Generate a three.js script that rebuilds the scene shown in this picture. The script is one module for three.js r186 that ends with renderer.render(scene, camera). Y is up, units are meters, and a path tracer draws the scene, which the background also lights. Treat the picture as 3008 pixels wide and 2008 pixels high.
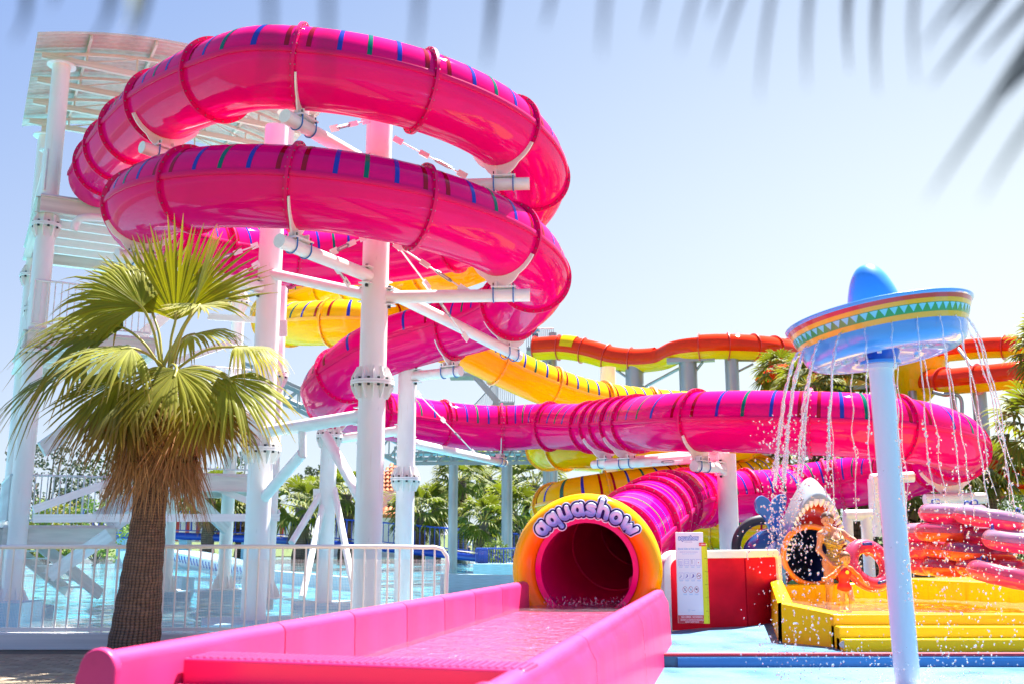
import * as THREE from 'three';
import { mergeGeometries, mergeVertices, toCreasedNormals } from 'three/addons/utils/BufferGeometryUtils.js';
import { RoundedBoxGeometry } from 'three/addons/geometries/RoundedBoxGeometry.js';
import { MarchingCubes } from 'three/addons/objects/MarchingCubes.js';
import { ImprovedNoise } from 'three/addons/math/ImprovedNoise.js';

// ---------------------------------------------------------------- camera, sky, sun, exposure
const scene = new THREE.Scene();
const camera = new THREE.PerspectiveCamera(38.42, 1.5, 0.05, 1500);
camera.position.set(0, 1.4, 0);
camera.rotation.set(0.1914, 0, 0);
camera.focus = 17;
camera.userData.fStop = 1.9;

const renderer = new THREE.WebGLRenderer({ antialias: true });
renderer.toneMapping = THREE.LinearToneMapping;
renderer.toneMappingExposure = 6.2;
renderer.shadowMap.enabled = true;

const SUN = new THREE.Vector3(0.289, 0.883, -0.370).normalize();
const sun = new THREE.DirectionalLight(new THREE.Color(1.0, 0.97, 0.93), 3.5);
sun.position.copy(SUN).multiplyScalar(80);
sun.castShadow = true;
sun.shadow.mapSize.set(4096, 4096);
Object.assign(sun.shadow.camera, { left: -45, right: 45, top: 60, bottom: -40, near: 1, far: 220 });
scene.add(sun, sun.target);

{ // clear summer sky: deep blue overhead, milky towards the horizon and round the sun
  const W = 512, Hh = 256, data = new Float32Array(W * Hh * 4);
  const mixc = (a, b, t) => a.map((v, i) => v + (b[i] - v) * t);
  const sm = (a, b, x) => { const t = Math.min(1, Math.max(0, (x - a) / (b - a))); return t * t * (3 - 2 * t); };
  for (let j = 0; j < Hh; j++) for (let i = 0; i < W; i++) {
    const el = ((j + 0.5) / Hh - 0.5) * Math.PI, u = (i + 0.5) / W;
    const az = (u - 0.5) * 2 * Math.PI;                       // atan2(z, x)
    const d = [Math.cos(el) * Math.cos(az), Math.sin(el), Math.cos(el) * Math.sin(az)];
    const cs = d[0] * SUN.x + d[1] * SUN.y + d[2] * SUN.z, ang = Math.acos(Math.max(-1, Math.min(1, cs)));
    const flat = Math.hypot(d[0], d[2]) || 1, cf = (d[0] * SUN.x + d[2] * SUN.z) / (flat * Math.hypot(SUN.x, SUN.z));
    const e = Math.max(0, d[1]);
    const haze = 0.72 * Math.exp(-e / 0.17);                    // milky near the horizon all round
    const toSun = Math.acos(Math.max(-1, Math.min(1, cf))), solar = (1 - sm(0.05, 1.0, e) * 0.9) * (0.22 + 0.78 * Math.exp(-toSun * toSun / 0.95));
    const t = 1 - (1 - haze) * (1 - solar), glow = 0.16 * Math.exp(-ang * ang / 0.12);
    let c = [0.012 + 0.152 * t + glow, 0.042 + 0.140 * t + glow, 0.134 + 0.050 * t + glow];
    if (d[1] < 0) c = mixc(c, [0.30, 0.30, 0.28], sm(0, -0.12, d[1]));
    const k = (j * W + i) * 4;
    data[k] = c[0]; data[k + 1] = c[1]; data[k + 2] = c[2]; data[k + 3] = 1;
  }
  const sky = new THREE.DataTexture(data, W, Hh, THREE.RGBAFormat, THREE.FloatType);
  sky.mapping = THREE.EquirectangularReflectionMapping;
  sky.magFilter = sky.minFilter = THREE.LinearFilter; sky.wrapS = THREE.RepeatWrapping; sky.needsUpdate = true;
  scene.background = sky; scene.environment = sky;
}

// ---------------------------------------------------------------- helpers
const V = (x, y, z) => new THREE.Vector3(x, y, z);
const TAU = Math.PI * 2, UP = V(0, 1, 0);
let seed = 20240611;
const rnd = () => { seed = (seed + 0x6D2B79F5) | 0; let t = Math.imul(seed ^ (seed >>> 15), 1 | seed); t = (t + Math.imul(t ^ (t >>> 7), 61 | t)) ^ t; return ((t ^ (t >>> 14)) >>> 0) / 4294967296; };
const rr = (a, b) => a + (b - a) * rnd();
const perlin = new ImprovedNoise();
const names = {};
function numbered(n) { const k = names[n] = (names[n] ?? -1) + 1; return k ? n + '_' + String(k).padStart(3, '0') : n; }
function tag(o, label, category, group, kind) {
  if (label) o.userData.label = label; if (category) o.userData.category = category;
  if (group) o.userData.group = group; if (kind) o.userData.kind = kind; return o;
}
function thing(name, label, category, group) { const g = new THREE.Group(); g.name = numbered(name); scene.add(g); return tag(g, label, category, group); }
function part(name, geo, mat, parent, label) { const m = new THREE.Mesh(geo, mat); m.name = name; parent.add(m); if (label) m.userData.label = label; return m; }
function stuffPart(name, geo, mat, parent) { const m = part(name, geo, mat, parent); m.userData.kind = 'stuff'; return m; }
function solo(name, geo, mat, label, category, group, kind) { const m = new THREE.Mesh(geo, mat); m.name = numbered(name); scene.add(m); return tag(m, label, category, group, kind); }
function struct(name, geo, mat) { const m = new THREE.Mesh(geo, mat); m.name = numbered(name); scene.add(m); m.userData.kind = 'structure'; return m; }
function clean(g) { const o = g.index ? g.toNonIndexed() : g; for (const k of Object.keys(o.attributes)) if (!['position', 'normal', 'uv'].includes(k)) o.deleteAttribute(k); if (!o.attributes.uv) o.setAttribute('uv', new THREE.BufferAttribute(new Float32Array(o.attributes.position.count * 2), 2)); return o; }
const merge = (...gs) => mergeGeometries(gs.flat(9).filter(Boolean).map(clean));
// box with its middle at c; bar, rod: between two points
function box(w, h, d, c = [0, 0, 0], ry = 0) { const g = new THREE.BoxGeometry(w, h, d); if (ry) g.rotateY(ry); return g.translate(...c); }
function rbox(w, h, d, c = [0, 0, 0], r = 0.02, ry = 0) { const g = new RoundedBoxGeometry(w, h, d, 2, r); if (ry) g.rotateY(ry); return g.translate(...c); }
function aim(g, a, b) { const d = V().subVectors(b, a), q = new THREE.Quaternion().setFromUnitVectors(UP, d.clone().normalize()); g.applyQuaternion(q); const m = a.clone().add(b).multiplyScalar(0.5); return g.translate(m.x, m.y, m.z); }
const vec = a => a.isVector3 ? a : V(...a);
function rod(a, b, r, n = 8, r2 = r) { a = vec(a); b = vec(b); return aim(new THREE.CylinderGeometry(r2, r, a.distanceTo(b), n), a, b); }
function bar(a, b, w, h) { // rectangular bar, h vertical
  a = vec(a); b = vec(b); const d = V().subVectors(b, a), L = d.length(); d.normalize();
  const s = V().crossVectors(d, UP); if (s.lengthSq() < 1e-6) s.set(1, 0, 0); s.normalize(); const u = V().crossVectors(s, d);
  const g = new THREE.BoxGeometry(w, h, L); g.applyMatrix4(new THREE.Matrix4().makeBasis(s, u, d.clone().negate()));
  const m = a.clone().add(b).multiplyScalar(0.5); return g.translate(m.x, m.y, m.z);
}
function tubeOf(pts, r, seg = 24, n = 8, closed = false) { return new THREE.TubeGeometry(new THREE.CatmullRomCurve3(pts.map(vec), closed, 'centripetal'), seg, r, n, closed); }
function grid(nu, nv, f, uvs = [1, 1]) { // f(u,v) -> Vector3
  const p = [], uv = [], ix = [];
  for (let i = 0; i <= nu; i++) for (let j = 0; j <= nv; j++) { const q = f(i / nu, j / nv); p.push(q.x, q.y, q.z); uv.push(i / nu * uvs[0], j / nv * uvs[1]); }
  for (let i = 0; i < nu; i++) for (let j = 0; j < nv; j++) { const a = i * (nv + 1) + j, b = a + nv + 1; ix.push(a, b, a + 1, b, b + 1, a + 1); }
  const g = new THREE.BufferGeometry(); g.setAttribute('position', new THREE.Float32BufferAttribute(p, 3)); g.setAttribute('uv', new THREE.Float32BufferAttribute(uv, 2)); g.setIndex(ix); g.computeVertexNormals(); return g;
}
function tris(list) { const g = new THREE.BufferGeometry(); g.setAttribute('position', new THREE.Float32BufferAttribute(list.flatMap(v => [v.x, v.y, v.z]), 3)); g.computeVertexNormals(); return clean(g); }
function slab(poly, y0, y1) { // vertical prism over a plan polygon [[x,z],...]
  const s = new THREE.Shape(poly.map(([x, z]) => new THREE.Vector2(x, -z))); const g = new THREE.ExtrudeGeometry(s, { depth: y1 - y0, bevelEnabled: false }); g.rotateX(-Math.PI / 2); return g.translate(0, y0, 0);
}

// ---------------------------------------------------------------- textures
function noiseTex(w, h, f, srgb = false) { const d = new Uint8Array(w * h * 4); for (let j = 0; j < h; j++) for (let i = 0; i < w; i++) { const c = f(i / w, j / h), k = (j * w + i) * 4, a = Array.isArray(c) ? c : [c, c, c]; for (let q = 0; q < 3; q++) d[k + q] = Math.max(0, Math.min(255, Math.round(a[q] * 255))); d[k + 3] = 255; } const t = new THREE.DataTexture(d, w, h); t.wrapS = t.wrapT = THREE.RepeatWrapping; t.magFilter = THREE.LinearFilter; t.minFilter = THREE.LinearMipmapLinearFilter; if (srgb) t.colorSpace = THREE.SRGBColorSpace; t.needsUpdate = true; return t; }
const pn = (u, v, n, s = 0) => { // tiling noise of n cells
  const x = u * n, y = v * n, f = (a, b) => perlin.noise(a + s * 17.3, b + s * 5.1, s * 3.7 + 0.5); const bx = u, by = v;
  return (f(x, y) * (1 - bx) * (1 - by) + f(x - n, y) * bx * (1 - by) + f(x, y - n) * (1 - bx) * by + f(x - n, y - n) * bx * by);
};
const fbm = (u, v, n, s = 0) => pn(u, v, n, s) + 0.5 * pn(u, v, n * 2, s + 1) + 0.25 * pn(u, v, n * 4, s + 2);
const grainTex = noiseTex(256, 256, (u, v) => 0.5 + 0.45 * fbm(u, v, 8, 3));
const wearTex = noiseTex(256, 256, (u, v) => 0.93 + 0.09 * fbm(u, v, 4, 9) - 0.10 * Math.max(0, fbm(u, v, 16, 5) - 0.35), true);
const roughTex = noiseTex(256, 256, (u, v) => 0.45 + 0.5 * fbm(u, v, 6, 21));
const rippleTex = noiseTex(512, 512, (u, v) => 0.5 + 0.30 * Math.sin(6 * fbm(u, v, 6, 31)) + 0.2 * fbm(u, v, 18, 35));
const rep = (t, x, y) => { const c = t.clone(); c.repeat.set(x, y); c.needsUpdate = true; return c; };
const lin = (r, g, b) => new THREE.Color().setRGB(r, g, b);
const std = (c, o = {}) => new THREE.MeshPhysicalMaterial({ color: c, side: THREE.DoubleSide, ...o });

// weathering: faint runs and dull patches on gelcoat, rust-tinted runs on painted steel
const runTex = noiseTex(512, 512, (u, v) => { const n = fbm(u, v, 5, 111), r = Math.max(0, pn(u, v * 0.25, 40, 113) - 0.28) * Math.max(0, 0.4 + fbm(u, v, 4, 117)), k = 0.97 + 0.035 * n; return [k, k + 0.10 * r, k + 0.05 * r]; }, true);
const steelTex = noiseTex(512, 512, (u, v) => { const n = fbm(u, v, 4, 121), r = Math.max(0, pn(u, v * 0.12, 48, 123) - 0.30) * Math.max(0, fbm(u, v, 3, 127) + 0.1), g = Math.max(0, fbm(u, v, 20, 129) - 0.55), k = 0.955 + 0.04 * n - 0.15 * g; return [k - 0.25 * r, k - 0.45 * r, k - 0.60 * r]; }, true);
steelTex.repeat.set(1, 2); runTex.repeat.set(1, 1);
// gelcoat waviness shared by all fibreglass
const waveTex = noiseTex(256, 256, (u, v) => 0.5 + 0.5 * fbm(u, v, 3, 44));
const shiny = c => std(c, { map: runTex, roughness: 0.6, specularIntensity: 0, clearcoat: 0.42, clearcoatRoughness: 0.035, bumpMap: waveTex, bumpScale: 0.006 });
const M = {
  pink: shiny(lin(0.89, 0.002, 0.180)),
  pinkFlange: std(lin(0.74, 0.003, 0.13), { roughness: 0.5, specularIntensity: 0.1, clearcoat: 0.35, clearcoatRoughness: 0.1 }),
  yellow: shiny(lin(0.90, 0.54, 0.002)),
  yellowFlange: std(lin(0.86, 0.46, 0.003), { roughness: 0.35, clearcoat: 0.8, clearcoatRoughness: 0.1 }),
  red: shiny(lin(0.80, 0.040, 0.005)),
  redFlange: std(lin(0.66, 0.03, 0.010), { roughness: 0.4, clearcoat: 0.6 }),
  orange: std(lin(0.85, 0.22, 0.006), { roughness: 0.35, clearcoat: 0.7, clearcoatRoughness: 0.08 }),
  stripeRed: std(lin(0.30, 0.0, 0.008), { roughness: 0.5, specularIntensity: 0, clearcoat: 0.7 }),
  stripeBlue: std(lin(0.02, 0.035, 0.36), { roughness: 0.5, specularIntensity: 0, clearcoat: 0.7 }),
  stripeGreen: std(lin(0.003, 0.13, 0.09), { roughness: 0.5, specularIntensity: 0, clearcoat: 0.7 }),
  white: std(lin(0.94, 0.915, 0.88), { roughness: 0.35, map: steelTex, clearcoat: 0.3, clearcoatRoughness: 0.2 }),
  whiteRough: std(lin(0.84, 0.82, 0.79), { roughness: 0.6, map: wearTex }),
  bolt: std(lin(0.30, 0.29, 0.28), { roughness: 0.35, metalness: 0.8 }),
  boltDark: std(lin(0.05, 0.05, 0.055), { roughness: 0.45, metalness: 0.6 }),
  steel: std(lin(0.42, 0.44, 0.46), { roughness: 0.42, metalness: 0.75, map: wearTex }),
  steelPaint: std(lin(0.30, 0.34, 0.35), { roughness: 0.5, metalness: 0.2, map: wearTex }),
  strap: std(lin(0.02, 0.16, 0.50), { roughness: 0.4 }),
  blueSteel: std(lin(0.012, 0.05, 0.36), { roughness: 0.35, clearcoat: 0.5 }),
  dark: std(lin(0.012, 0.012, 0.016), { roughness: 0.5 }),
};

// ---------------------------------------------------------------- the setting
const grassTex = noiseTex(256, 256, (u, v) => { const n = fbm(u, v, 10, 61); return [0.30 + 0.10 * n, 0.36 + 0.12 * n, 0.16 + 0.06 * n]; }, true);
struct('ground', new THREE.CircleGeometry(900, 64).rotateX(-Math.PI / 2).translate(0, -0.95, -100), std(lin(1, 1, 1), { map: rep(grassTex, 300, 300), roughness: 0.95 }));

// painted pool basin and its water
const poolPaint = std(lin(0.20, 0.45, 0.55), { roughness: 0.55, map: rep(wearTex, 20, 20) });
const poolPale = std(lin(0.36, 0.60, 0.72), { roughness: 0.45, map: rep(wearTex, 4, 4), bumpMap: grainTex, bumpScale: 0.002 });
struct('pool_floor', new THREE.PlaneGeometry(70, 54).rotateX(-Math.PI / 2).translate(-18, -0.72, -41.5), poolPaint);
const poolWater = std(lin(0.50, 0.90, 0.95), { roughness: 0.04, transmission: 0.9, thickness: 0, ior: 1.33, bumpMap: rep(rippleTex, 9, 8), bumpScale: 0.10 });
struct('pool_water', new THREE.PlaneGeometry(70, 54).rotateX(-Math.PI / 2).translate(-18, -0.26, -41.5), poolWater);
// lawn and beds beyond the pool
struct('lawn', slab([[-90, -70], [90, -70], [90, -150], [-90, -150]], -0.94, -0.5), std(lin(1, 1, 1), { map: rep(grassTex, 0.35, 0.35), roughness: 0.95 }));
struct('lawn', slab([[9, -24], [70, -24], [70, -69.9], [9, -69.9]], -0.94, -0.02), std(lin(1, 1, 1), { map: rep(grassTex, 0.35, 0.35), roughness: 0.95 }));

// paved terrace in front of the fence: individual pavers near the camera
const paverMats = [[0.36, 0.27, 0.17], [0.40, 0.29, 0.185], [0.32, 0.24, 0.155], [0.43, 0.33, 0.215]].map(c => std(lin(...c), { roughness: 0.85, map: wearTex, bumpMap: grainTex, bumpScale: 0.003 }));
const terrace = struct('terrace', slab([[-14, -2], [-2.6, -2], [-1.95, -4.6], [0.1, -12.72], [-14, -12.72]], -0.94, -0.02), std(lin(0.14, 0.11, 0.08), { roughness: 0.95, map: rep(wearTex, 2, 2) }));
{
  const pav = paverMats.map((m, i) => rbox(0.192, 0.022, 0.095, [0, 0, 0], 0.006));
  let n = 0;
  for (let r = 0; n < 300 && r < 60; r++) for (let c = 0; c < 26; c++) {
    const x = -7.6 + c * 0.2 + (r % 2) * 0.1, z = -9.1 - r * 0.1034;
    if (z < -12.66 || x < z * 0.545 - 0.1 || x > -3.3 + (z + 9) * 0.26) continue;
    if (n++ >= 300) break;
    const k = Math.floor(rnd() * 4), p = part('paver', pav[0], paverMats[k], terrace); p.position.set(x, -0.0095 + rr(-0.0015, 0.0015), z); p.rotation.y = rr(-0.01, 0.01);
  }
  const rest = [];
  for (let r = -64; r < 36; r++) for (let c = 0; c < 42; c++) {
    const x = -9.0 + c * 0.2 + (((r % 2) + 2) % 2) * 0.1, z = -9.1 - r * 0.1034;
    if (z < -12.66 || z > -5 ) continue;
    if (r >= 0 && !(x < z * 0.545 - 0.1 || x > -3.3 + (z + 9) * 0.26)) continue;
    rest.push(box(0.192, 0.022, 0.095, [x, -0.0100, z]));
  }
  const m = part('paver_field', merge(rest), paverMats[0], terrace); m.userData.kind = 'stuff';
}

// splash pad: upper floor with a red edge, lower basin one step down
const padTex = noiseTex(512, 512, (u, v) => { const n = fbm(u, v, 5, 71), s = Math.max(0, fbm(u, v, 22, 75) - 0.3); return [0.70 - 0.10 * n - 0.40 * s, 0.86 - 0.06 * n - 0.22 * s, 0.93 - 0.03 * n - 0.12 * s]; }, true);
const wetTex = noiseTex(512, 512, (u, v) => 0.30 + 0.55 * Math.max(0, Math.min(1, 0.5 + 1.3 * fbm(u, v, 5, 81))));
const padMat = std(lin(0.165, 0.255, 0.32), { map: rep(padTex, 0.33, 0.33), roughnessMap: rep(wetTex, 0.25, 0.25), roughness: 0.8, specularIntensity: 0.55, bumpMap: rep(rippleTex, 0.6, 0.6), bumpScale: 0.006 });
struct('splash_pad_floor', slab([[1.45, -11.74], [26, -12.0], [26, -24], [3.2, -24], [3.2, -15.5], [2.2, -14.6]], -0.94, 0), padMat);
struct('splash_pad_basin', slab([[-2.4, -2], [26, -2], [26, -11.99], [1.47, -11.72], [0.12, -11.7]], -0.94, -0.115), padMat);
const redPaint = std(lin(0.62, 0.02, 0.05), { roughness: 0.45, map: wearTex }), blueStep = std(lin(0.05, 0.25, 0.60), { roughness: 0.4, map: rep(wearTex, 3, 1) });
struct('splash_pad_edge', merge(bar([1.46, 0.012, -11.80], [25.9, 0.012, -12.06], 0.10, 0.03)), redPaint);
struct('splash_pad_riser', merge(bar([1.9, -0.062, -11.728], [25.9, -0.062, -11.984], 0.02, 0.10)), blueStep);

// ---------------------------------------------------------------- tube slides
class Run { // a centreline with upright frames, addressed by metres along it
  constructor(pts) { this.c = new THREE.CatmullRomCurve3(pts.map(vec), false, 'centripetal'); this.c.arcLengthDivisions = pts.length * 40; this.L = this.c.getLength(); }
  frame(s) { const u = Math.min(1, Math.max(0, s / this.L)), p = this.c.getPointAt(u), t = this.c.getTangentAt(u).normalize(); const n = V().crossVectors(t, UP).normalize(), b = V().crossVectors(n, t); return { p, t, n, b }; }
  at(s, a, r) { const f = this.frame(s); return f.p.clone().addScaledVector(f.n, Math.cos(a) * r).addScaledVector(f.b, Math.sin(a) * r); }
  near(q) { q = vec(q); let best = 0, bd = 1e9; for (let i = 0; i <= 3000; i++) { const p = this.c.getPoint(i / 3000), d = p.distanceToSquared(q); if (d < bd) { bd = d; best = i / 3000; } } const l = this.c.getLengths(3000); return l[Math.round(best * 3000)]; }
}
function shell(run, s0, s1, r, a0 = 0, a1 = TAU, na = 44, step = 0.16) {
  const n = Math.max(2, Math.ceil((s1 - s0) / step));
  return grid(n, na, (u, v) => run.at(s0 + (s1 - s0) * u, a0 + (a1 - a0) * v, r), [(s1 - s0) / 2, r * (a1 - a0) / 2]);
}
function rail(run, s0, s1, a, r, h, w) { // ridge where the two half shells are bolted together
  const n = Math.max(2, Math.ceil((s1 - s0) / 0.2)), pr = [[r - 0.004, -h], [r + w, -h], [r + w, h], [r - 0.004, h]];
  return grid(n, 3, (u, v) => { const f = run.frame(s0 + (s1 - s0) * u), k = pr[Math.round(v * 3)], c = Math.cos(a) >= 0 ? 1 : -1; return f.p.clone().addScaledVector(f.n, k[0] * c).addScaledVector(f.b, k[1]); });
}
function ringPlate(r0, r1, th, n = 48) { return new THREE.LatheGeometry([[r0, -th], [r1, -th], [r1, th], [r0, th]].map(([x, y]) => new THREE.Vector2(x, y)), n); }
function flangeGeo(r) { return toCreasedNormals(ringPlate(r - 0.01, r + 0.074, 0.024), 0.6); }
function boltRing(r, n) { const g = []; for (let i = 0; i < n; i++) { const a = (i + 0.5) / n * TAU; g.push(new THREE.CylinderGeometry(0.0125, 0.0125, 0.080, 6).translate(Math.cos(a) * (r + 0.044), 0, Math.sin(a) * (r + 0.044))); } return merge(g); }
function orient(mesh, f) { mesh.quaternion.setFromRotationMatrix(new THREE.Matrix4().makeBasis(f.n, f.t, V().crossVectors(f.n, f.t))); mesh.position.copy(f.p); }
function tubeSlide(root, run, cuts, r, mats, opt = {}) {
  const fg = flangeGeo(r), bg = boltRing(r, opt.bolts ?? 26), order = ['stripeRed', 'stripeBlue', 'stripeGreen', 'stripeBlue', 'stripeRed'];
  for (let i = 0; i + 1 < cuts.length; i++) {
    const s0 = cuts[i], s1 = cuts[i + 1];
    const sec = part('tube_section', shell(run, s0, s1, r, 0, TAU, opt.na ?? 44), mats.tube, root);
    if (opt.rails !== false) for (const a of [0, Math.PI]) part('seam_rail', rail(run, s0 + 0.03, s1 - 0.03, a, r, 0.045, 0.03), mats.flange, sec);
    if (opt.stripes) order.forEach((m, k) => { const s = s0 + (s1 - s0) * [0.10, 0.31, 0.515, 0.725, 0.93][k], w = Math.min(0.032, (s1 - s0) * 0.02) ; part('stripe', shell(run, s - w, s + w, r + 0.004, 0.075, Math.PI - 0.075, 24, 0.1), M[m], sec); });
  }
  cuts.forEach((s, i) => { if (opt.openStart && i === 0) return; if (opt.noEnd && i === cuts.length - 1) return; const f = part('flange', fg, mats.flange, root); orient(f, run.frame(s)); stuffPart('bolts', bg, mats.bolt ?? M.bolt, f); });
}
// white saddle under a flange, its stem and plate; f = frame of the flange
function cradleGeo(r) {
  const half = 1.05, n = 22, pts = [], out = [];
  for (let i = 0; i <= n; i++) { const a = -Math.PI / 2 - half + 2 * half * i / n; pts.push([Math.cos(a) * (r - 0.02), Math.sin(a) * (r - 0.02)]); }
  for (let i = n; i >= 0; i--) { const q = -half + 2 * half * i / n, a = -Math.PI / 2 + q; const e = r + 0.06 + 0.035 * Math.cos(q * 1.4) ; let x = Math.cos(a) * e, y = Math.sin(a) * e; if (Math.abs(q) < 0.42) { y = Math.min(y, -(r + 0.06 + 0.15 * (1 - Math.pow(Math.abs(q) / 0.42, 2.2)) )); } out.push([x, y]); }
  const s = new THREE.Shape([...pts, ...out].map(p => new THREE.Vector2(...p)));
  return new THREE.ExtrudeGeometry(s, { depth: 0.024, bevelEnabled: false }).translate(0, 0, -0.012);
}
const cradleG = cradleGeo(0.65);
const drop = 0.325;
function cradle(parent, f, side = 1, armDir) { // armDir: unit horizontal direction of the arm below
  const m = part('saddle', cradleG, M.white, parent);
  m.quaternion.setFromRotationMatrix(new THREE.Matrix4().makeBasis(f.n, f.b, V().crossVectors(f.n, f.b))); m.position.copy(f.p).addScaledVector(f.t, 0.045 * side);
  const base = f.p.clone().add(V(0, -0.65 - 0.20, 0)).addScaledVector(f.t, 0.045 * side);
  const along = armDir.clone(), across = V().crossVectors(along, UP).normalize();
  const B = new THREE.Matrix4().makeBasis(along, UP, across);
  const plate = box(0.42, 0.025, 0.26); const web = box(0.02, 0.11, 0.2, [-0.12, 0.055, 0]), web2 = box(0.02, 0.11, 0.2, [0.12, 0.055, 0]), w3 = box(0.24, 0.10, 0.024, [0, 0.055, 0]);
  const pl = merge(plate, web, web2, w3); pl.applyMatrix4(B); pl.translate(base.x, base.y, base.z); part('saddle_plate', pl, M.white, parent);
  const bo = merge([-1, 1].flatMap(i => [-1, 1].map(j => new THREE.CylinderGeometry(0.012, 0.012, 0.1, 6).translate(i * 0.17, 0.02, j * 0.1)))); bo.applyMatrix4(B); bo.translate(base.x, base.y, base.z); stuffPart('bolts', bo, M.boltDark, parent);
  for (const i of [-1, 1]) { const t = new THREE.TorusGeometry(0.121, 0.011, 8, 20, Math.PI).rotateZ(Math.PI).rotateY(Math.PI / 2).translate(i * 0.17, -drop + 0.20, 0); const l = merge(t, ...[-1, 1].map(j => new THREE.CylinderGeometry(0.011, 0.011, 0.12, 6).translate(i * 0.17, -drop + 0.26, j * 0.121))); l.applyMatrix4(B); l.translate(base.x, base.y, base.z); part('strap', l, M.strap, parent); }
  return base;
}

// pink slide: from the tower's deck, twice round the poles, out to the right and back to the portal
const HX = -3.246, HZ = -18.206, HR = 3.659, HY = 8.649, HP = 1.996;
const hel = deg => { const a = deg * Math.PI / 180; return V(HX + HR * Math.sin(a), HY - HP * deg / 360, HZ + HR * Math.cos(a)); };
const pinkPts = [V(-9.35, 9.22, -21.1), V(-8.35, 9.16, -19.5), V(-7.25, 9.08, -17.9), V(-6.1, 8.98, -16.45), V(-4.95, 8.85, -15.35)];
for (let d = -12; d <= 516; d += 12) pinkPts.push(hel(d));
pinkPts.push(V(-3.15, 5.42, -22.0), V(-3.95, 4.98, -22.55), V(-4.45, 4.72, -23.6), V(-4.30, 4.58, -25.0), V(-3.4, 4.50, -26.6), V(-2.0, 4.42, -27.9), V(-0.4, 4.36, -28.4),
  V(0.823, 4.396, -28.2), V(2.09, 4.202, -26.6), V(2.862, 4.025, -24.2), V(3.721, 3.791, -21.6), V(4.733, 3.69, -20.6), V(5.842, 3.596, -20), V(6.98, 3.51, -19.7), V(8.234, 3.409, -20),
  V(9.4, 3.25, -20.9), V(10.0, 3.1, -22.6), V(9.92, 2.92, -24.6), V(9.05, 2.72, -26.0), V(7.6, 2.52, -26.3), V(6.835, 2.361, -25.6), V(5.707, 2.291, -25.2), V(4.726, 2.217, -24.6), V(4.05, 2.16, -22.9), V(3.2, 1.95, -20.4), V(2.42, 1.64, -17.6), V(1.55, 1.18, -15.2), V(0.99, 0.92, -13.30));
const pinkRun = new Run(pinkPts);
const pinkCuts = [0.02];
{ const near = q => pinkRun.near(q);
  pinkCuts.push(near(V(-8.75, 9.18, -20.1)), near(V(-8.1, 9.15, -19.1)), near(V(-7.35, 9.1, -18.0)), near(V(-6.35, 9.0, -16.75)));
  for (let k = -1; k <= 17; k++) pinkCuts.push(near(hel(-1.5 + 30 * k)));
  let s = near(V(-3.95, 4.98, -22.55)); pinkCuts.push(s, near(V(-4.42, 4.65, -24.3)), near(V(-3.7, 4.53, -26.1)), near(V(-2.0, 4.42, -27.9)), near(V(-0.31, 4.417, -28.4)));
  const dip = near(V(2.551, 4.121, -25.4));
  pinkCuts.push(near(V(1.091, 4.375, -28)), dip - 1.15, dip - 0.4, dip + 0.35, dip + 1.1, dip + 1.9, near(V(4.049, 3.747, -21.2)), near(V(6.111, 3.582, -19.95)), near(V(7.752, 3.447, -19.85)));
  s = near(V(9.6, 3.25, -20.9)); pinkCuts.push(s + 0.6, s + 2.4, s + 4.2, s + 6.2, near(V(8.705, 2.475, -26.2)), near(V(7.434, 2.391, -25.8)), near(V(5.975, 2.306, -25.3)), near(V(4.726, 2.217, -24.6)), near(V(4.0, 2.16, -22.7)), near(V(3.2, 1.96, -20.4)), near(V(2.86, 1.84, -19.1)), near(V(2.5, 1.68, -17.9)), near(V(2.12, 1.45, -16.7)), near(V(1.55, 1.18, -15.2)), pinkRun.L - 0.05);
}
const pinkSlide = thing('pink_tube_slide', 'glossy pink tube slide coiling twice, then running right and back to the orange portal', 'water slide');
tubeSlide(pinkSlide, pinkRun, pinkCuts, 0.65, { tube: M.pink, flange: M.pinkFlange }, { stripes: true, openStart: true, noEnd: true });

// yellow slide behind it
const yPts = [V(-0.056, 9.476, -27), V(-1.13, 8.68, -26), V(-2.123, 8.543, -26.5), V(-3.649, 8.969, -29), V(-6.259, 9.702, -33), V(-8.132, 9.315, -34), V(-7.744, 8.111, -31), V(-6.252, 7.455, -28.4), V(-4.697, 7.31, -27.6), V(-3.131, 7.308, -28.2), V(-1.796, 7.103, -29.5), V(-0.608, 6.659, -30.3), V(0.912, 6.074, -31), V(2.498, 5.663, -31.8), V(4.8, 5.526, -33), V(7.152, 5.334, -33), V(7.858, 4.742, -31.2), V(6.772, 4.158, -29), V(4.792, 3.939, -28), V(2.553, 3.839, -28), V(1.315, 3.918, -29.5), V(1.355, 4.046, -32), V(3.396, 4.061, -34), V(6.4, 3.836, -34), V(8.189, 3.443, -32.5), V(7.278, 2.958, -30), V(5.358, 2.735, -28.6), V(3.268, 2.488, -28), V(1.677, 2.251, -28.2), V(1.182, 2.041, -29.8), V(2.037, 1.881, -32), V(4.207, 1.724, -31.5), V(5.954, 1.557, -30.6), V(7.665, 1.426, -30)];
const yRun = new Run(yPts), yCuts = [0]; for (let s = 1.1; s < yRun.L - 0.6; s += (s > 33 && s < 37) ? 0.85 : 1.95) yCuts.push(s); yCuts.push(yRun.L);
const yellowSlide = thing('yellow_tube_slide', 'glossy yellow tube slide winding down behind the pink one', 'water slide');
tubeSlide(yellowSlide, yRun, yCuts, 0.65, { tube: M.yellow, flange: M.yellowFlange }, { stripes: true, na: 36, bolts: 24 });

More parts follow.
